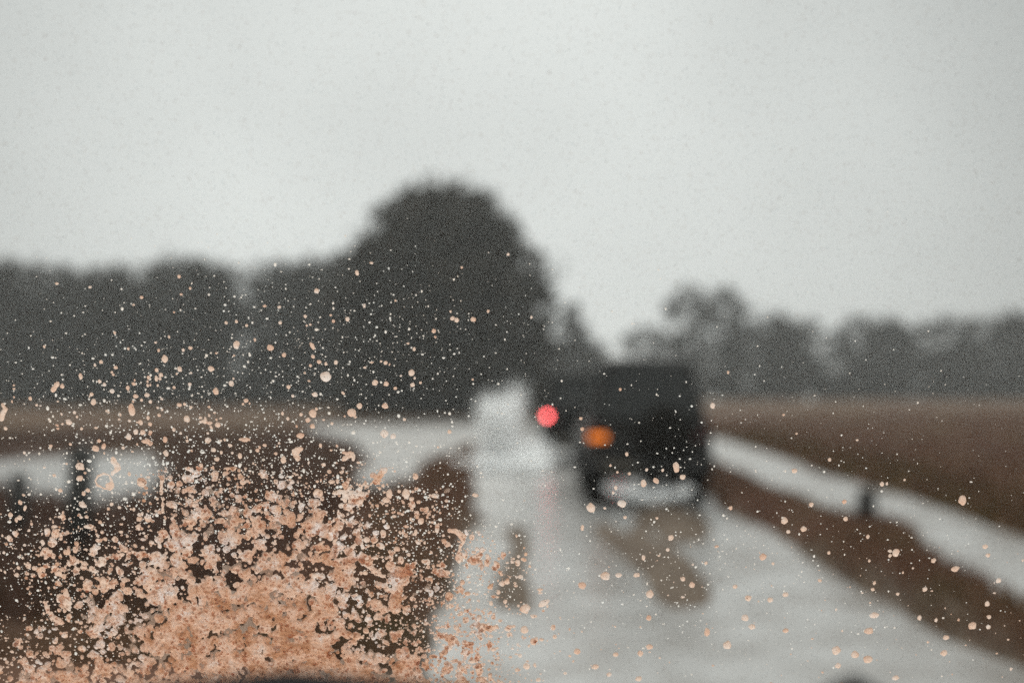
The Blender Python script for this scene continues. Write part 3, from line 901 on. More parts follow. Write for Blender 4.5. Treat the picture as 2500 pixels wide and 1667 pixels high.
# how much of the glass the splash covers, in tenths, in a fan of cells that widens towards the bottom edge
COVER = """
00000002345332111330000000
00000012445565443221110000
11111112566857664311110000
11332332776856755422112200
11232347776668755523223321
01143658586899866543333210
01126758889999997445323100
13425678999999994453333300
37665568999999999565444200
68887767899999999987655210
79998788999999999999876531
79999999999999999999998753
"""
CV = np.array([[int(c) for c in r_] for r_ in COVER.split()], float) / 10
CV = np.clip(CV * .93, 0, .91)
CV[:, :5] *= np.array([.7, .8, .85, .88, .92])[None]
st = .00060
gu = np.arange(-.345, .010, st); gv = np.arange(-.128, .034, st)
UU, VV = np.meshgrid(gu, gv)
kk = .62 - .2 * VV
cx = (UU / (kk * .020576)) + 25 - .5
cy = (.0268 - VV) / .01385 - .5
def bil(T_, a, b_):
    a = np.clip(a, 0, T_.shape[1] - 1.001); b_ = np.clip(b_, 0, T_.shape[0] - 1.001)
    i, j = a.astype(int), b_.astype(int); p, q = a - i, b_ - j
    return (T_[j, i] * (1 - p) + T_[j, i + 1] * p) * (1 - q) + (T_[j + 1, i] * (1 - p) + T_[j + 1, i + 1] * p) * q
cov = bil(CV, cx, cy)
cov = cov * (cy > -.7) * (cx < 25.6)
wx, wy = vnoise(UU, VV, .012, 45) * .004, vnoise(UU, VV, .012, 46) * .004
# clots are gobs thrown on gobs: every gob a round patch with a crumpled rim
nz = np.full(UU.shape, -1.0)
ng = 8500
gr = np.random.default_rng(99)
for gx_, gy_, r_, w_ in zip(gr.uniform(gu[0], gu[-1], ng), gr.uniform(gv[0], gv[-1], ng), np.clip(np.exp(gr.normal(math.log(.0018), .55, ng)), .0007, .0052), gr.uniform(.2, 1.0, ng)):
    i0, i1 = max(0, int((gx_ - r_ - gu[0]) / st)), min(len(gu), int((gx_ + r_ - gu[0]) / st) + 2)
    j0, j1 = max(0, int((gy_ - r_ - gv[0]) / st)), min(len(gv), int((gy_ + r_ - gv[0]) / st) + 2)
    d_ = np.hypot(UU[j0:j1, i0:i1] - gx_, VV[j0:j1, i0:i1] - gy_) / r_
    nz[j0:j1, i0:i1] = np.maximum(nz[j0:j1, i0:i1], w_ * (1 - d_ ** 2))
nz = -nz + 0.24 * vnoise(UU, VV, .010, 41) + .24 * vnoise(UU + wx, VV + wy, .0054, 42) + .12 * vnoise(UU, VV + .2, .0026, 43) + .09 * vnoise(UU + .1, VV, .0014, 44)
rank = np.empty(nz.size); rank[np.argsort(nz.ravel())] = np.linspace(0, 1, nz.size)
rank = rank.reshape(nz.shape)

STROKES = {
    'dumbbell': '-275.9,82.0,1.69 -278.8,78.3,1.19',
    'edge': '-309.9,68.9,1.19 -308.8,66.7,1.45 -310.6,63.6,1.53 -311.6,60.5,1.53',
    'fish': '-225.7,46.3,1.20 -223.9,45.7,1.71 -221.6,45.0,1.80',
    'fork': '-189.9,58.3,1.28 -187.5,59.2,1.79 -187.2,61.2,0.51',
    'bar': '-167.1,47.2,0.77 -164.3,47.2,1.37 -161.7,47.7,1.11',
    'pale': '-133.0,39.2,2.57 -129.9,41.0,1.71|-132.8,38.7,2.15 -132.3,35.1,1.50',
    'block': '-103.9,34.0,0.86 -101.0,36.5,2.15 -98.0,36.9,2.36 -97.9,34.2,1.50|-103.1,38.5,0.77 -99.6,38.7,1.20',
    'ring': '-257.6,20.8,0.52 -256.1,23.5,0.56 -252.5,25.1,0.60 -249.1,24.5,0.60 -247.7,20.8,0.69 -246.9,17.4,0.86 -249.5,14.9,0.69 -253.3,15.8,0.52 -256.6,17.6,0.48 -257.8,20.4,0.52|-249.7,17.4,1.99 -248.4,18.1,1.73',
    'trail': '-247.4,24.5,0.86 -245.1,26.7,1.46 -243.2,28.5,1.64 -244.6,32.1,1.72 -246.5,35.3,1.03',
    'lambda': '-295.5,-27.3,1.32 -293.5,-24.8,1.10 -290.9,-25.2,1.75 -289.8,-28.0,1.67 -288.1,-30.4,1.14|-291.6,-28.0,1.53 -294.0,-30.9,1.14',
    'lump': '-278.6,-34.4,1.67 -275.9,-33.7,1.76 -273.8,-32.3,1.10|-275.1,-35.1,0.88 -275.4,-38.4,1.76 -273.2,-38.6,1.23',
    'streak': '-260.8,-34.1,1.76 -257.4,-33.4,2.42|-258.9,-30.9,1.10 -253.6,-30.4,0.97 -248.3,-29.4,1.54 -244.6,-27.6,0.88',
    'pair': '-264.4,-37.9,1.76 -261.8,-39.3,1.23',
    'strip': '-218.6,23.5,0.86 -216.1,23.1,1.12 -216.8,18.1,1.12 -217.8,11.3,0.95 -216.8,5.8,0.95 -217.5,0.3,0.87',
    'flake': '-286.4,-57.7,3.10 -283.1,-60.1,3.19 -281.8,-65.8,1.33|-282.9,-52.9,1.55 -282.9,-57.7,2.43',
    'arm': '-296.5,-61.0,1.33 -295.2,-66.8,1.55 -292.1,-71.6,1.78 -287.9,-74.0,2.22',
    'star': '-110.9,12.6,1.08 -104.4,13.1,1.73 -99.7,11.3,3.25 -90.1,11.5,1.52|-103.5,14.5,1.08 -99.9,17.2,0.95|-95.7,14.5,1.21 -91.7,18.6,1.30 -89.1,16.7,0.60|-104.4,12.6,1.73 -104.5,8.5,1.73|-99.2,11.3,2.16 -99.4,7.6,2.25',
    'web': '-125.0,-15.4,1.09 -115.1,-8.0,0.70 -108.0,-3.4,0.87 -102.4,-6.6,0.78 -97.8,-11.7,0.70 -96.2,-16.4,0.87 -99.0,-22.0,1.05 -103.1,-26.6,1.23|-108.3,0.3,1.22 -108.0,-3.4,0.70|-109.6,-11.7,0.61 -110.2,-16.8,1.22 -111.0,-25.7,1.14 -111.6,-30.4,1.14|-96.2,-17.3,0.96 -92.9,-23.4,1.05 -89.8,-22.4,0.61|-111.6,-31.8,1.40 -102.8,-31.8,1.49 -94.9,-30.9,1.67 -85.2,-29.9,0.97|-94.9,-32.3,2.02 -89.8,-36.0,1.67 -84.6,-40.7,1.85 -81.2,-43.0,1.67',
    'triangle': '-74.1,-40.7,2.20 -68.3,-40.7,3.08 -63.9,-37.4,1.76 -60.7,-33.4,1.05',
    'curl': '-39.1,-12.0,1.22 -35.4,-12.2,1.74 -31.1,-15.9,2.27 -30.5,-19.2,1.49 -32.5,-23.4,0.88 -33.4,-26.2,0.96',
    'thread': '-214.6,7.2,0.39 -208.6,6.5,0.52 -203.1,3.9,0.43|-202.2,5.8,0.69 -195.6,7.2,0.52 -192.4,9.4,0.43 -191.1,12.6,0.35',
    'cluster': '-47.6,-39.8,1.98 -45.0,-40.3,2.64 -41.5,-40.7,1.98',
}
def stroke_field(segs, U_, V_):
    f_ = np.full(U_.shape, -1e3)
    for seg in segs:
        for a, b_ in zip(seg[:-1], seg[1:]):
            ex, ey = b_[0] - a[0], b_[1] - a[1]
            t_ = np.clip(((U_ - a[0]) * ex + (V_ - a[1]) * ey) / (ex * ex + ey * ey + 1e-12), 0, 1)
            f_ = np.maximum(f_, a[2] + (b_[2] - a[2]) * t_ - np.hypot(U_ - a[0] - t_ * ex, V_ - a[1] - t_ * ey))
    return f_
def parse(s): return [[[float(c) * mm for c in e.split(',')] for e in g.split()] for g in s.split('|')]

field = (cov - rank)
bump_n = vnoise(UU, VV, .0030, 51) * .5 + vnoise(UU, VV, .0015, 52) * .7
def h_main(f_, i, j):
    return (.00022 + .0013 * min(1, max(0, f_) * 2.6) ** .6 * (.65 + .75 * bump_n[j, i])) if f_ > 0 else 0
me = lens('mud_splash', field, gu[0], gv[0], st, h_main, M['mud'])
co = np.empty(len(me.vertices) * 3); me.vertices.foreach_get('co', co); co = co.reshape(-1, 3)
ti = np.clip(((co[:, 0] - gu[0]) / st).round().astype(int), 0, len(gu) - 1); tj = np.clip(((co[:, 1] - gv[0]) / st).round().astype(int), 0, len(gv) - 1)
ta = me.attributes.new('thick', 'FLOAT', 'POINT')
ta.data.foreach_set('value', (.14 * sstep(.5, 1.0, cov[tj, ti]) * sstep(-.02, -.085, co[:, 1]) + .05 * vnoise(co[:, 0], co[:, 1], .011, 77) - .04).astype(np.float32))
on_glass('mud', me, M['mud'], 'great orange tan mud splash covering the lower left of the windscreen', 'mud', kind='stuff')

# thin half-clear films between the thick clots
rank2 = .55 * rank + .45 * (vnoise(UU, VV, .007, 48) * .5 + vnoise(UU, VV, .0026, 49) * .4 + .5)
me = lens('mud_film', cov * .95 - .02 - rank2, gu[0], gv[0], st, lambda f_, i, j: .00012 if f_ > 0 else 0, M['film'])
on_glass('mud', me, M['film'], 'thin pale mud film between the thick clots of the great splash', 'mud', kind='stuff')

WORDS = {
 'dumbbell': 'thin dumbbell shaped mud streak before the dark left trees',
 'edge': 'wavy upright mud blob cut by the left edge of the picture',
 'fish': 'jagged oblong mud blob just above the pale pool on the left',
 'fork': 'forked mud blob with an upright spike before the straw field on the left',
 'bar': 'jagged horizontal bar of mud right of the forked blob',
 'pale': 'faint wide mud blob over the left end of the far pool',
 'block': 'blocky orange mud blob with a flat foot near the far pool',
 'ring': 'large hollow ring of mud over the pale pool right of the tall post',
 'trail': 'faint tail of mud rising from the large hollow ring',
 'lambda': 'bent two legged mud blob left of the foot of the tall post',
 'lump': 'ragged mud lump beside a round brown drop below the tall post',
 'streak': 'slanting ragged streak of mud right of the foot of the tall post',
 'pair': 'two joined mud lumps below the slanting streak',
 'strip': 'long upright mud strip at the top left of the great splash',
 'flake': 'big glassy flake of mud at the left of the great splash',
 'arm': 'curved arm of mud below left of the glassy flake',
 'star': 'pale star shaped mud splat above the right part of the great splash',
 'web': 'web of looping mud threads at the upper right of the great splash',
 'triangle': 'triangular mud blob with a thin drawn out tip, right of the web',
 'curl': 'curled tongue of mud at the right edge of the bank, high above the splash',
 'thread': 'thin curved mud threads at the top of the great splash',
 'cluster': 'knobbly mud lump at the right edge of the great splash',
}
for key, s in STROKES.items():
    segs = parse(s)
    pts = np.array([p for g in segs for p in g])
    lo = pts[:, :2].min(0) - pts[:, 2].max() - .003; hi = pts[:, :2].max(0) + pts[:, 2].max() + .003
    s_ = .00045
    au = np.arange(lo[0], hi[0], s_); av = np.arange(lo[1], hi[1], s_)
    A_, B_ = np.meshgrid(au, av)
    f_ = stroke_field(segs, A_, B_)
    rough_ = .00035 if key in ('curl', 'dumbbell', 'edge', 'ring', 'thread', 'triangle') else .0008
    f_ = f_ + rough_ * (vnoise(A_, B_, .0022, 61) + .7 * vnoise(A_, B_, .0011, 62))
    bn = vnoise(A_, B_, .0025, 63)
    c0 = pts[:, :2].mean(0)
    hm = .00045 if key in ('ring', 'trail', 'pale') else .0009
    me = lens('mud_' + key, f_, lo[0] - c0[0], lo[1] - c0[1], s_, lambda v, i, j: (hm * min(1, max(v, 0) / .0022) ** .5 * (.9 + .3 * bn[j, i])) if v > 0 else 0, None)
    on_glass('mud_splat', me, M['mud_drop'], WORDS[key], 'mud splat', 'odd shaped mud splats on the windscreen', off=c0)

# single drops: u, v on the glass, width, height in mm, turn in degrees, largest first
DROPS = [tuple(float(c) for c in e.split(',')) for e in """-112.7,86.8,6.76,6.09,0 -229.2,19.7,6.04,6.67,0 8.3,-64.9,6.66,5.94,0 -33.2,-29.9,4.83,8.13,0 208.1,-93.7,5.55,6.27,0 58.9,-42.5,6.17,5.44,0 49.1,3,5.37,6.25,25 228.9,-99.9,5.92,5.55,0 -65.7,12.2,4.76,6.69,0 20,-61,7.53,4.11,35 -231.7,66,3.91,7.88,0 279.8,8.1,4.85,6.24,0 138,-90.1,5.37,5.53,0 -97.7,64.2,5.36,5.48,0 293.9,-76.5,5.17,5.32,0 101.3,29.4,3.95,6.9,15 7.9,-79.3,4.9,5.51,0 68.3,5.7,5.72,4.64,-8 87.4,-54.8,4.64,5.69,0 220.4,-96.6,5.02,5.17,40 -266.6,30,5.38,4.79,0 228.2,-80.1,5.35,4.78,0 230.7,-69.3,6.22,4.03,0 241.2,-26.8,4.56,5.42,0 -121.5,63.8,4.77,5.17,0 44.4,-48.9,4.86,5,0 -78.1,51,4.79,5.06,0 -76.1,12,3.9,5.8,0 -23.8,-30.4,4.39,4.97,0 -69.9,-31.8,3.95,5.43,0 124.7,-80.9,3.57,5.88,0 -62.1,4.9,3.9,5.36,0 157.8,-29.6,4.39,4.7,0 148.4,-71,4.45,4.58,0 13.6,-87.6,4.02,5.06,0 -165.7,106.5,3.82,5.14,-20 -82.2,-22.2,4.81,4.06,-40 -80.6,-14,3.93,4.95,0 -248.2,-38.8,3.3,5.89,10 170,-5.5,4,4.84,0 -264.3,-9.4,6.54,2.96,5 -267.2,5.1,4.77,4.02,-35 279.4,-37.7,5.28,3.62,20 277.4,-95.5,4.48,4.25,0 -78.2,8.1,4.77,3.93,0 41.8,-94.4,4.25,4.38,0 -75.9,-29.4,2.63,6.78,0 81.4,19,3.45,5.15,0 -91.2,-18.2,4.37,4.05,40 -270,-36.6,4.22,4.17,0 -15.9,-33.7,3.51,4.98,0 -209.4,97.9,3.68,4.7,0 -56.9,-5.7,4,4.26,0 153.2,-77.2,4.63,3.67,0 -255.9,41.5,4.5,3.75,-35 -129.6,49.7,4.49,3.74,0 -140.8,34.2,3.44,4.87,0 53.5,-105.2,4.49,3.7,0 88.2,-91.2,4.47,3.69,0 149.9,-57.6,3.9,4.19,0 -248.7,-17.8,3.93,4.14,0 -198.5,60.3,3.75,4.3,0 -274.2,-24.8,3.5,4.51,0 -145.4,104.7,4.11,3.78,0 -179.8,77.7,3.39,4.58,0 -59.7,23.5,3.45,4.44,0 247.7,-113,4.51,3.34,0 81.8,-113.6,4.06,3.71,0 3.6,-33.6,3.36,4.47,0 82.5,-95.8,3.58,4.15,0 -60.8,89.3,3.88,3.82,0 -2.8,-78.8,4.01,3.67,0 -267.4,22.2,4.14,3.55,0 -233.2,-9.9,3.27,4.49,0 209.9,-104.3,3.95,3.7,0 113.9,-48.5,3.57,4.09,0 -6.3,-47.7,3.97,3.64,0 182.3,-11,4.01,3.59,0 -304.8,-35.5,3.78,3.8,0 -186.5,46.8,3.77,3.79,0 -72.4,-24.3,3.94,3.61,0 -270.9,58.3,3.62,3.86,0 -106,4.4,3.9,3.58,0 -53,-33.2,3.07,4.52,0 -315,-17.1,3.5,3.96,0 -235,48.9,3.42,4.05,0 -46.9,-11.3,2.79,4.94,0 277.8,-84.7,4.11,3.31,0 -5.5,-28.1,3.35,4.06,0 -83,83.1,3.55,3.83,0 164,-58.7,3.72,3.65,0 99.5,-16.8,3.34,4.04,0 -77.2,68.5,3.57,3.72,0 -254.7,71,3.18,4.15,-15 -181.9,91.7,3.88,3.39,-10 87.2,-71.1,3.56,3.66,0 89.1,20.7,2.93,4.44,40 -92.9,68.5,3.23,3.94,0 -212.9,38.5,3,4.2,0 67.2,-42,3.96,3.18,0 78.7,-41.8,3.96,3.18,0 -120.1,105.8,2.5,4.99,25 174.9,-79.9,3.74,3.31,0 173.5,-55.1,3.72,3.28,0 105.5,23.1,3.62,3.37,-10 307.5,-45.6,3.53,3.45,0 122.2,68.7,3.22,3.67,0 -179.9,56.6,3.33,3.51,0 66.6,-96.6,3.59,3.23,0 301.9,-61.4,3.01,3.83,0 -72.8,49.3,3.42,3.3,0 -212.7,47.2,2.78,4.05,0 -170.2,82.6,3.04,3.7,-10 -230.4,52.1,2.99,3.74,0 174.4,27.1,3.44,3.19,0 -301,-37.2,3.78,2.9,0 -250.8,42.8,2.78,3.88,-20 296.9,-22.7,3.5,3.07,0 -259.2,-18.7,3.93,2.7,-15 -226.1,51.8,3.33,3.17,0 -293.2,-35.9,4.62,2.26,-10 62.6,-110.6,3.15,3.25,0 -119.8,75.6,3.64,2.79,-8 -124.7,59.6,3.2,3.16,0 -312.6,-1.7,3.13,3.22,0 -22.8,11.3,4.11,2.45,-20 -167.5,36.7,2.66,3.76,0 -11.9,-70.6,3.11,3.2,0 261.5,-51.4,3.18,3.09,0 -227,58.1,2.98,3.29,0 -60.3,-13.4,2.18,4.49,-10 259.7,-71,2.67,3.66,0 -23.2,122,3.33,2.92,0 -200.8,91.5,2.78,3.47,0 304.2,-77.3,3.03,3.12,0 -294.2,-19.9,2.62,3.6,10 -261.1,87,2.32,4,0 -76.3,82.4,3.04,3.05,0 141.1,-49.7,3,3.09,0 -122.1,55.7,2.99,3.08,0 -181.8,34.7,3.44,2.65,15 -295.5,-41.7,3.96,2.27,20 208.1,-4.3,2.95,3.04,0 186.1,5.1,2.95,3.03,0 -231,-27.3,2.45,3.61,0 44,-10.2,2.16,4.04,0 -183.5,40.5,3.17,2.74,0 82.7,-30.1,2.37,3.66,0 -116.2,139.2,2.76,3.14,0 -228.7,74.6,3.18,2.71,-15 -242.8,77.8,3.18,2.7,-10 299.2,-28.5,3.16,2.71,0 -8.6,-53.6,2.65,3.19,0 206.5,7,2.94,2.85,0 5.3,-42.9,3.08,2.72,0 -305.8,6.5,2.6,3.22,0 -43,-35.5,2.64,3.17,0 -33.1,121.6,2.83,2.92,0 -91.6,-9.4,3.66,2.24,0 -263,14.5,2.85,2.85,0 -285.8,-9.4,3.57,2.24,0 229.1,18.5,2.59,3.02,0 -184.9,57.7,3.41,2.28,0 -282.5,-15,2.45,3.15,0 -221.8,75.3,3.05,2.53,-10 -303.1,2.8,1.91,4.02,-20 -280,14.4,2.77,2.76,0 -161.8,71.9,2.8,2.71,0 -272.8,80.8,2.79,2.7,0 -60.3,81.7,2.79,2.7,0 -98.4,122.2,2.63,2.86,0 -215.4,85.7,2.03,3.7,0 -202.6,69.2,3.06,2.45,0 -91.8,150,2.17,3.43,10 -265.8,12.3,2.51,2.94,0 -191.7,30.6,2.37,3.1,0 -137.4,100.3,2.5,2.88,0 -212.5,87.9,2.62,2.7,0 -101.8,19.7,2.59,2.67,0 -106.3,95.7,2.44,2.82,0 -116.2,31.1,2.75,2.48,0 -116.4,96,2.78,2.43,0 -56.1,2,2.69,2.5,0 -52.9,-36.5,2.64,2.54,0 -46.8,115,2.34,2.86,0 -233.1,79.9,2.33,2.83,0 172.8,-12.8,2.61,2.51,0 -38.3,52.2,2.48,2.64,0 222.8,-16.1,2.27,2.88,0 136,2.8,2.43,2.68,0 -35.7,122.6,2.5,2.57,0 -156.5,40.3,2.57,2.47,0 -99.6,0.5,2.35,2.68,0 64.3,16.1,2.07,3.02,0 -135.5,80.4,2.45,2.53,0 -309.3,-5.2,2.09,2.96,0 -214.8,90.9,2.45,2.52,0 -221.3,57.1,2.47,2.46,0 -80.2,-5.7,2.18,2.78,0 -65.9,-9.4,3.05,1.98,0 -76.3,95.4,2.44,2.43,0 -255.4,75.8,2.33,2.53,0 270.4,-72.6,2.14,2.75,0 43,53.9,2.39,2.46,0 -173.2,43.5,2.66,2.21,-15 228.5,-51.6,2.47,2.37,0 -249,5.3,2.34,2.5,0 -292.9,73.2,2.21,2.62,0 -238.2,-26.4,2.37,2.44,0 194.6,-45.6,2.65,2.18,0 97.8,-24.8,2.36,2.43,0 -236.4,25.1,2.15,2.66,0 -229.2,82.3,2.62,2.18,0 -68,-13.5,2.18,2.61,0 -309.9,54.3,2.35,2.42,0 -221.4,51.9,2.35,2.42,0 -51.7,-1,2.35,2.42,0 -253.3,46.4,2.48,2.29,0 -193.5,104.6,2.5,2.27,0 -207,53.5,2.22,2.55,0 -222.2,61,2.13,2.63,0 -286.8,-37.7,2.2,2.54,0 -220,86.3,2.32,2.39,0 -239.4,92.5,2.44,2.26,0 -259.6,-15.2,1.75,3.15,25 -117.6,43.4,2.06,2.65,0 70.6,37.9,2.06,2.65,0 -119.9,99.2,2.35,2.27,0 -220,71.2,2.21,2.4,0 -249.8,83.9,2.2,2.39,0 -244.3,3.3,2.43,2.15,0 -244.6,-12.9,3.05,1.71,0 -70,13.8,2.16,2.41,0 195.6,34.3,2.23,2.3,0 244.5,-54.7,2.3,2.19,0 -248,96,2.32,2.17,0 -247.1,81.9,2.2,2.27,0 -151.9,43.6,2.57,1.94,0 -195.3,82.1,2.2,2.26,0 70.5,-3.3,2.26,2.15,0 -283.3,43.1,2.31,2.03,0 -136.9,60.5,2.13,2.19,0 -62.4,1.7,2.08,2.24,0 -279.4,-4.1,2.26,2.06,0 -58.9,103.9,1.91,2.42,0 -138.8,120,2.04,2.26,0 -70.8,79.6,2.29,2.01,0 -102.6,76.6,2.63,1.75,-40 122.2,-33.7,2.11,2.17,0 -145.3,38.2,2.15,2.12,0 -197.4,147.8,2.03,2.24,0 199.1,-26.9,1.93,2.35,0 -178.8,38.9,1.97,2.3,0 -184,55,1.71,2.64,25 -215.4,62.7,2.04,2.19,0 -128.7,63.1,2.04,2.19,0 -213.3,85.6,2.11,2.09,0 -283,24.1,2.07,2.13,0 -229.3,-15.7,2.4,1.8,0 -266.8,64.4,2.04,2.1,0 42,60.6,2.04,2.1,0 -123.6,123.9,2.04,2.1,0 -68.4,-1.3,2.17,1.97,0 -140,63.8,1.79,2.37,0 -238.9,41.9,2.06,2.03,0 -249.3,-23.3,2.01,2.07,0 -88.1,130.2,1.6,2.55,0 -61.5,13.6,2.16,1.87,0 72.5,25.3,2.07,1.95,0 83.1,27.8,1.89,2.13,0 -319.2,-26.7,1.93,2.08,0 -106.9,120.9,1.9,2.11,0 -112.4,94.8,1.77,2.26,0 -220.6,135.3,1.89,2.1,0 -110.1,57.4,1.88,2.11,0 -54.8,-20.1,1.75,2.25,0 -65.7,60,2.04,1.93,0 -138.8,129.5,2.18,1.8,0 -225.3,72.2,1.95,2.01,0 -133.2,74.8,1.95,2.01,0 -205,80.1,1.95,2,0 -190.2,61.1,2.21,1.75,0 164.4,-34.1,1.93,1.99,0 -199.3,46.3,1.97,1.94,0 -263.4,54.1,1.88,2.02,0 -199.3,69.7,1.87,2.01,0 -119.2,66.6,1.87,2.01,0 -94.7,32.4,2.36,1.59,0 -224.6,-5.7,1.74,2.15,0 -197.9,103.3,1.76,2.12,0 -171.1,120,1.9,1.96,0 -49.7,-6.6,2.44,1.52,0 -121.7,93.7,1.94,1.91,0 62.8,12.8,1.73,2.14,0 -164.9,120.7,1.75,2.11,0 -299.9,38.8,1.89,1.94,0 93,27.5,1.72,2.13,0 -59.7,15.3,1.64,2.23,0 -305.7,-21.7,1.93,1.89,0 -271.1,44.3,1.88,1.94,0 -254.5,54.7,1.88,1.93,0 -302.1,-12,2.01,1.8,0 -202.9,51.3,1.71,2.11,0 -268.6,-3.3,1.91,1.88,0 65.7,78.9,1.86,1.92,0 -221,81.3,1.95,1.83,0 -43.1,-15.4,2.62,1.35,0 -281.6,-36.5,1.76,1.99,0 -212.7,103,1.76,1.97,0 -281.4,105.4,1.76,1.97,0 -251.9,94,1.9,1.82,-30 90.3,-3.9,1.74,1.97,0 -48.4,1.7,1.91,1.79,0 -155,42.2,2.14,1.59,30 -147.5,130.1,1.89,1.8,0 -250.7,141.5,1.74,1.94,0 232.1,18.7,1.72,1.95,0 -215.8,67.4,1.53,2.19,0 -14.2,127,2.16,1.54,0 -278.2,56.3,1.71,1.93,0 -233.7,59.1,1.7,1.93,0 2.9,-15.6,1.77,1.82,0 -176.2,47,1.45,2.2,20 -154.4,109.5,1.76,1.81,0 -159,118.3,1.75,1.81,0 -143.1,45,1.71,1.85,0 -238.3,113.8,1.61,1.96,0 -270.3,143.6,1.74,1.79,0 -243.9,-7.8,1.57,1.97,0 -303.1,11.3,1.73,1.78,0 -83.1,155.9,1.73,1.78,0 -263.8,25.7,1.72,1.78,0 -289.4,69.1,1.95,1.57,0 57.8,2.8,1.56,1.96,0 -288.7,29.3,1.72,1.77,0 -277.9,54.2,1.71,1.76,0 -221.9,50.6,1.71,1.76,0 -184.8,62.5,1.79,1.67,20 -290.3,-14.7,1.66,1.8,0 -195.5,67.8,1.53,1.93,0 130.7,89.5,1.68,1.74,0 -230.9,104.1,1.76,1.66,0 -205.9,111.3,1.61,1.81,0 -46.1,111.3,1.61,1.81,0 -84.5,95.7,1.6,1.82,0 -172.2,38.7,1.63,1.77,0 11.6,123.3,1.67,1.72,0 -81.1,-32.3,1.58,1.81,0 -296.4,-23.5,1.58,1.8,0 -239.1,63,1.62,1.75,0 -2.3,161,1.73,1.63,0 -186.4,51.2,1.45,1.94,0 -78.1,-0.9,1.56,1.79,0 -88.9,92.5,1.77,1.56,0 60.7,30.5,1.55,1.77,0 -265.6,61.7,1.62,1.67,0 -247.2,65.4,1.62,1.66,0 -246.2,64.6,1.53,1.75,0 -212.9,72.9,1.53,1.75,0 -184.5,67.9,1.53,1.75,0 -62.5,107.3,1.61,1.66,0 -163.7,69.7,1.7,1.57,0 -49.4,3.7,1.65,1.61,0 -220.8,83.9,1.52,1.74,0 -242,89.6,1.6,1.65,0 -194,89.2,1.6,1.65,0 -55.5,83.1,1.78,1.48,0 -191.3,140.8,1.6,1.64,0 -123,84.1,1.77,1.48,0 -107.5,43.1,1.29,2.03,0 -111.2,40.3,1.29,2.03,0 -274.9,63.4,1.62,1.58,0 -240,60.1,1.53,1.67,0 -131.8,55.7,1.45,1.76,0 -74.2,-0.2,1.56,1.61,0 -125.3,89.2,1.6,1.56,0 -241.1,88.1,1.43,1.74,0 65.1,26.2,1.55,1.6,0 242.8,21.3,1.55,1.6,0 -230.1,44.1,1.63,1.5,0 211.8,46.8,1.54,1.58,0 -120.8,118.9,1.46,1.66,0 -274.8,57.1,1.45,1.67,0 165.8,62.9,1.53,1.58,0 -45.4,42.3,1.71,1.41,0 -225.7,130.8,1.6,1.5,0 -108.3,124.6,1.6,1.5,0 -230.5,71.3,1.7,1.4,0 -202.8,88.6,1.52,1.56,0 -95.6,61.4,1.28,1.84,0 -196.9,40,1.46,1.59,0 -59,85.9,1.86,1.22,0 -214.9,81.3,1.52,1.48,0 -79,96.3,1.6,1.39,0 -214.1,107.9,1.47,1.51,0 -178.1,101.3,1.47,1.51,0 -274.6,31.6,1.46,1.51,0 -36.7,126.8,1.46,1.5,0 -178.6,46.5,1.37,1.59,0 -196.8,137.1,1.45,1.5,0 174.3,51,1.54,1.41,0 -213.2,66,1.45,1.49,0 -180.5,59.9,1.36,1.58,0 -29.7,153.2,1.44,1.49,0 -302.2,79.3,1.35,1.57,0 -23.8,85,1.35,1.57,0 -228.5,84.6,1.52,1.39,0 -67.3,87.4,1.52,1.39,0 -233.4,39.5,1.29,1.59,0 -250.8,38.5,1.54,1.33,0 -283.1,-11.5,1.74,1.17,0 -181.4,64.1,1.45,1.4,0 -115.1,59.7,1.36,1.49,0 -168.7,85.6,1.44,1.39,0 -69.4,133.3,1.31,1.5,0 -177.7,60.8,1.11,1.75,0 -199.3,48.6,1.28,1.5,0 -302.7,74.1,1.36,1.4,0 -219.3,81.6,1.27,1.48,0 -302,81.5,1.35,1.39,0 -167.5,99.8,1.32,1.36,0 -102.1,62,1.28,1.4,0 -122.9,118.3,1.32,1.35,0 -276.3,71.4,1.36,1.31,0 -304.2,71.2,1.27,1.4,0 -201.9,126.4,1.31,1.35,0 -74,94.4,1.35,1.21,0 -229,58.3,1.19,1.32,0 -159.8,70.1,1.19,1.31,0 -144.3,43,1.2,1.24,0 -287.2,68.6,1.19,1.23,0 -256.8,74.2,1.19,1.22,0""".split()]
def drop_mesh(w_, h_, seed, n=18, rough_=.06):
    r = random.Random(seed)
    ph = [r.uniform(0, 6.28) for _ in range(4)]; am = [r.uniform(.3, 1) for _ in range(4)]
    tear = r.choice([0, 0, 0, .12, .2]); td = r.uniform(0, 6.28)
    V, F_ = [], []
    th = .5 * min(w_, h_) * .34
    prof = [(.36, .95), (.70, .74), (.92, .36)]
    def rad(a):
        q = 1 + rough_ * sum(am[k] * math.sin((k + 2) * a + ph[k]) for k in range(4))
        return q * (1 + tear * max(0, math.cos(a - td)) ** 8)
    V += [(0, 0, th)]
    ringf = []
    for f_, z in prof:
        ringf.append([len(V) + k for k in range(n)])
        V += [(.5 * w_ * f_ * rad(a) * math.cos(a), .5 * h_ * f_ * rad(a) * math.sin(a), th * z) for a in [2 * math.pi * k / n for k in range(n)]]
    rim = [len(V) + k for k in range(n)]
    V += [(.5 * w_ * rad(a) * math.cos(a), .5 * h_ * rad(a) * math.sin(a), 0) for a in [2 * math.pi * k / n for k in range(n)]]
    ringf.append(rim)
    for k in range(n):
        k2 = (k + 1) % n
        F_.append((0, ringf[0][k], ringf[0][k2]))
        for a, b_ in zip(ringf[:-1], ringf[1:]): F_.append((a[k], b_[k], b_[k2], a[k2]))
    return V, F_

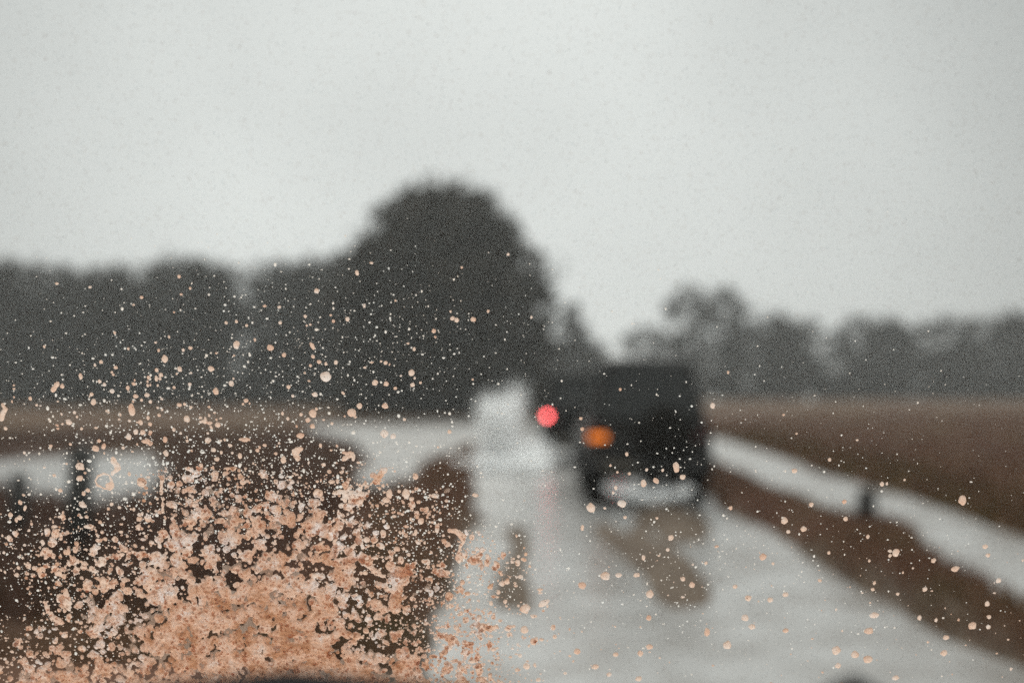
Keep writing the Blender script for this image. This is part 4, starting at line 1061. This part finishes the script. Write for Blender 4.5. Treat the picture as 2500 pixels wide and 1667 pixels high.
def behind(u, v):
    """what stands behind a place on the glass, in words"""
    if v > 82: return 'the grey sky or treetops'
    if u > 42 and u < 128 and v > 5 and v < 95: return 'the dark car ahead'
    if v > 68:
        if u < -105: return 'the left row of trees'
        if u < 30: return 'the big dark tree'
        return 'the right row of trees'
    if u > 128:
        if v > 4: return 'the brown right field'
        if v > -55: return 'the ditch and grassy verge'
        return 'the wet track at lower right'
    if v > 40:
        return 'the straw field on the left' if u < -190 else ('the far pool and field' if u < -40 else 'the white plume')
    if u < -235: return 'the dark posts at left'
    if u < -120: return 'the dark grass above the splash' if v > -10 else 'the great splash'
    if u < -35: return 'the red bank' if v > -55 else 'the splash rim at right'
    return 'the wet track'
def size_word(w_, h_):
    s_ = math.sqrt(w_ * h_)
    return 'very large' if s_ > 3.6 else 'large' if s_ > 2.7 else 'medium' if s_ > 2.0 else 'small' if s_ > 1.5 else 'very small'
def shape_word(w_, h_, an):
    if h_ > 1.22 * w_: return 'upright oval'
    if w_ > 1.22 * h_: return ('slanting oval' if abs(an) > 12 else 'flat oval')
    return 'round'
SING = DROPS[:300]
for k, (u, v, w_, h_, an) in enumerate(SING):
    V, F_ = drop_mesh(w_ * mm, h_ * mm, k)
    me = bpy.data.meshes.new('mud_drop'); me.from_pydata(V, [], F_); me.update()
    me.polygons.foreach_set('use_smooth', np.ones(len(me.polygons), dtype=bool))
    lab = '%s %s mud drop before %s' % (size_word(w_, h_), shape_word(w_, h_, an), behind(u, v))
    on_glass('mud_drop', me, M['mud_drop'], lab, 'mud drop', 'mud drops on the windscreen', off=(u * mm, v * mm), rot=R(an))

# the countless finer specks
def specks(name, P, S_, m, label, n=8, rough_=.1, lift=0.0):
    k = len(P)
    a = np.linspace(0, 2 * math.pi, n, endpoint=False)
    rr = 1 + rough_ * RNG.normal(0, 1, (k, n))
    asp = RNG.uniform(.8, 1.25, (k, 1))
    x = np.cos(a)[None] * rr * asp; y = np.sin(a)[None] * rr / asp
    s_ = S_[:, None]
    rim = np.stack([P[:, 0:1] + x * s_, P[:, 1:2] + y * s_, np.zeros((k, n))], -1)
    mid = np.stack([P[:, 0:1] + x * s_ * .6, P[:, 1:2] + y * s_ * .6, np.repeat(s_ * .3, n, 1)], -1)
    top = np.stack([P[:, 0:1], P[:, 1:2], s_ * .38], -1)
    V = np.concatenate([rim, mid, top], 1)
    V[..., 2] += lift
    q = 2 * n + 1
    F_ = []
    for j in range(n):
        j2 = (j + 1) % n
        F_ += [(j, j2, n + j2), (j, n + j2, n + j), (n + j, n + j2, 2 * n)]
    F_ = (np.array(F_)[None] + (np.arange(k) * q)[:, None, None]).reshape(-1, 3)
    o = link(name, np_mesh(name, V.reshape(-1, 3), F_, True), m)
    o.matrix_world = GM
    return tag(o, label, 'mud specks', kind='stuff')

def cloud(n, px, py, sx, sy, med, sg, cap):
    """scatter about a place on the glass given in mm right and up of its middle; size in mm"""
    P = np.stack([RNG.normal(px, sx, n), RNG.normal(py, sy, n)], -1) * mm
    S_ = np.minimum(med * np.exp(RNG.normal(0, sg, n)), cap) * mm
    return P, S_
parts = [cloud(1500, -190, 66, 85, 34, .32, .5, 1.0), cloud(1900, -165, 16, 72, 20, .30, .55, 1.3), cloud(800, -285, -40, 36, 34, .32, .5, 1.2),
         cloud(800, -48, -30, 26, 30, .32, .5, 1.2), cloud(560, -105, 118, 62, 26, .27, .45, .7), cloud(700, 70, -42, 66, 32, .27, .5, .8),
         cloud(420, 220, -32, 64, 44, .26, .5, .8), cloud(130, 90, 50, 40, 34, .27, .5, .6), cloud(160, -60, 60, 180, 60, .28, .5, .7), cloud(130, 190, 60, 80, 34, .27, .45, .7)]
P = np.concatenate([p[0] for p in parts]); S_ = np.concatenate([p[1] for p in parts])
keep = (np.abs(P[:, 0]) < .345) & (P[:, 1] > -.125) & (P[:, 1] < .19)
P, S_ = P[keep], S_[keep]
specks('specks', P, S_, M['speck'], 'countless pale fine specks of dirty water spread over the windscreen')
REST = np.array(DROPS[300:])
P1 = REST[:, :2] * mm; S1 = .25 * (REST[:, 2] + REST[:, 3]) * mm
# lumps thrown off the rim of the splash
xs_ = []
m_cov = (cov > .05) & (cov < .6)
jj, ii = np.nonzero(m_cov)
sel = RNG.integers(0, len(jj), 2300)
P2 = np.stack([gu[ii[sel]], gv[jj[sel]]], -1) + RNG.normal(0, .003, (2300, 2))
S2 = np.minimum(.42 * np.exp(RNG.normal(0, .5, 2300)), 1.9) * mm
P3 = np.stack([RNG.normal(-30, 26, 420), RNG.normal(-86, 20, 420)], -1) * mm
S3 = np.minimum(.6 * np.exp(RNG.normal(0, .55, 420)), 2.4) * mm
P4 = np.stack([RNG.uniform(-20, 330, 170), RNG.uniform(-118, -20, 170)], -1) * mm
S4 = np.minimum(.42 * np.exp(RNG.normal(0, .5, 170)), 1.5) * mm
m_in = field > .12
jj, ii = np.nonzero(m_in)
sel = RNG.integers(0, len(jj), 2600)
P5 = np.stack([gu[ii[sel]], gv[jj[sel]]], -1)
S5 = np.minimum(.55 * np.exp(RNG.normal(0, .45, 2600)), 1.7) * mm
specks('specks', P5, S5, M['mud_drop'], 'countless knobbly lumps standing out of the great mud splash', 10, .16, .0009)
specks('specks', np.concatenate([P1, P2, P3, P4]), np.concatenate([S1, S2, S3, S4]), M['mud_drop'], 'countless small tan mud flecks around the great splash', 12, .14)

# fine dots added on the glass to mottle the sky like grain, each dimming it a little
def mottle_film(n, rmin, rmax, tr, name):
    m = bpy.data.materials.new(name); m.use_nodes = True
    q = m.node_tree.nodes; q.remove(q['Principled BSDF'])
    b_ = q.new('ShaderNodeBsdfTransparent'); b_.inputs[0].default_value = (*tr, 1)
    m.node_tree.links.new(b_.outputs[0], q['Material Output'].inputs['Surface'])
    P_ = np.stack([RNG.uniform(-.36, .36, n), RNG.uniform(-.135, .33, n)], -1)
    o = specks('mottle_film', P_, RNG.uniform(rmin, rmax, n) * mm, m, 'faint added film of fine darkening dots mottling the view through the windscreen', 6, .15, .0022)
    o['category'] = 'rain film'
mottle_film(42000, .35, .95, (.964, .968, .97), 'mottle_film_grey')
mottle_film(12000, .8, 1.7, (.972, .966, .963), 'mottle_film_warm')
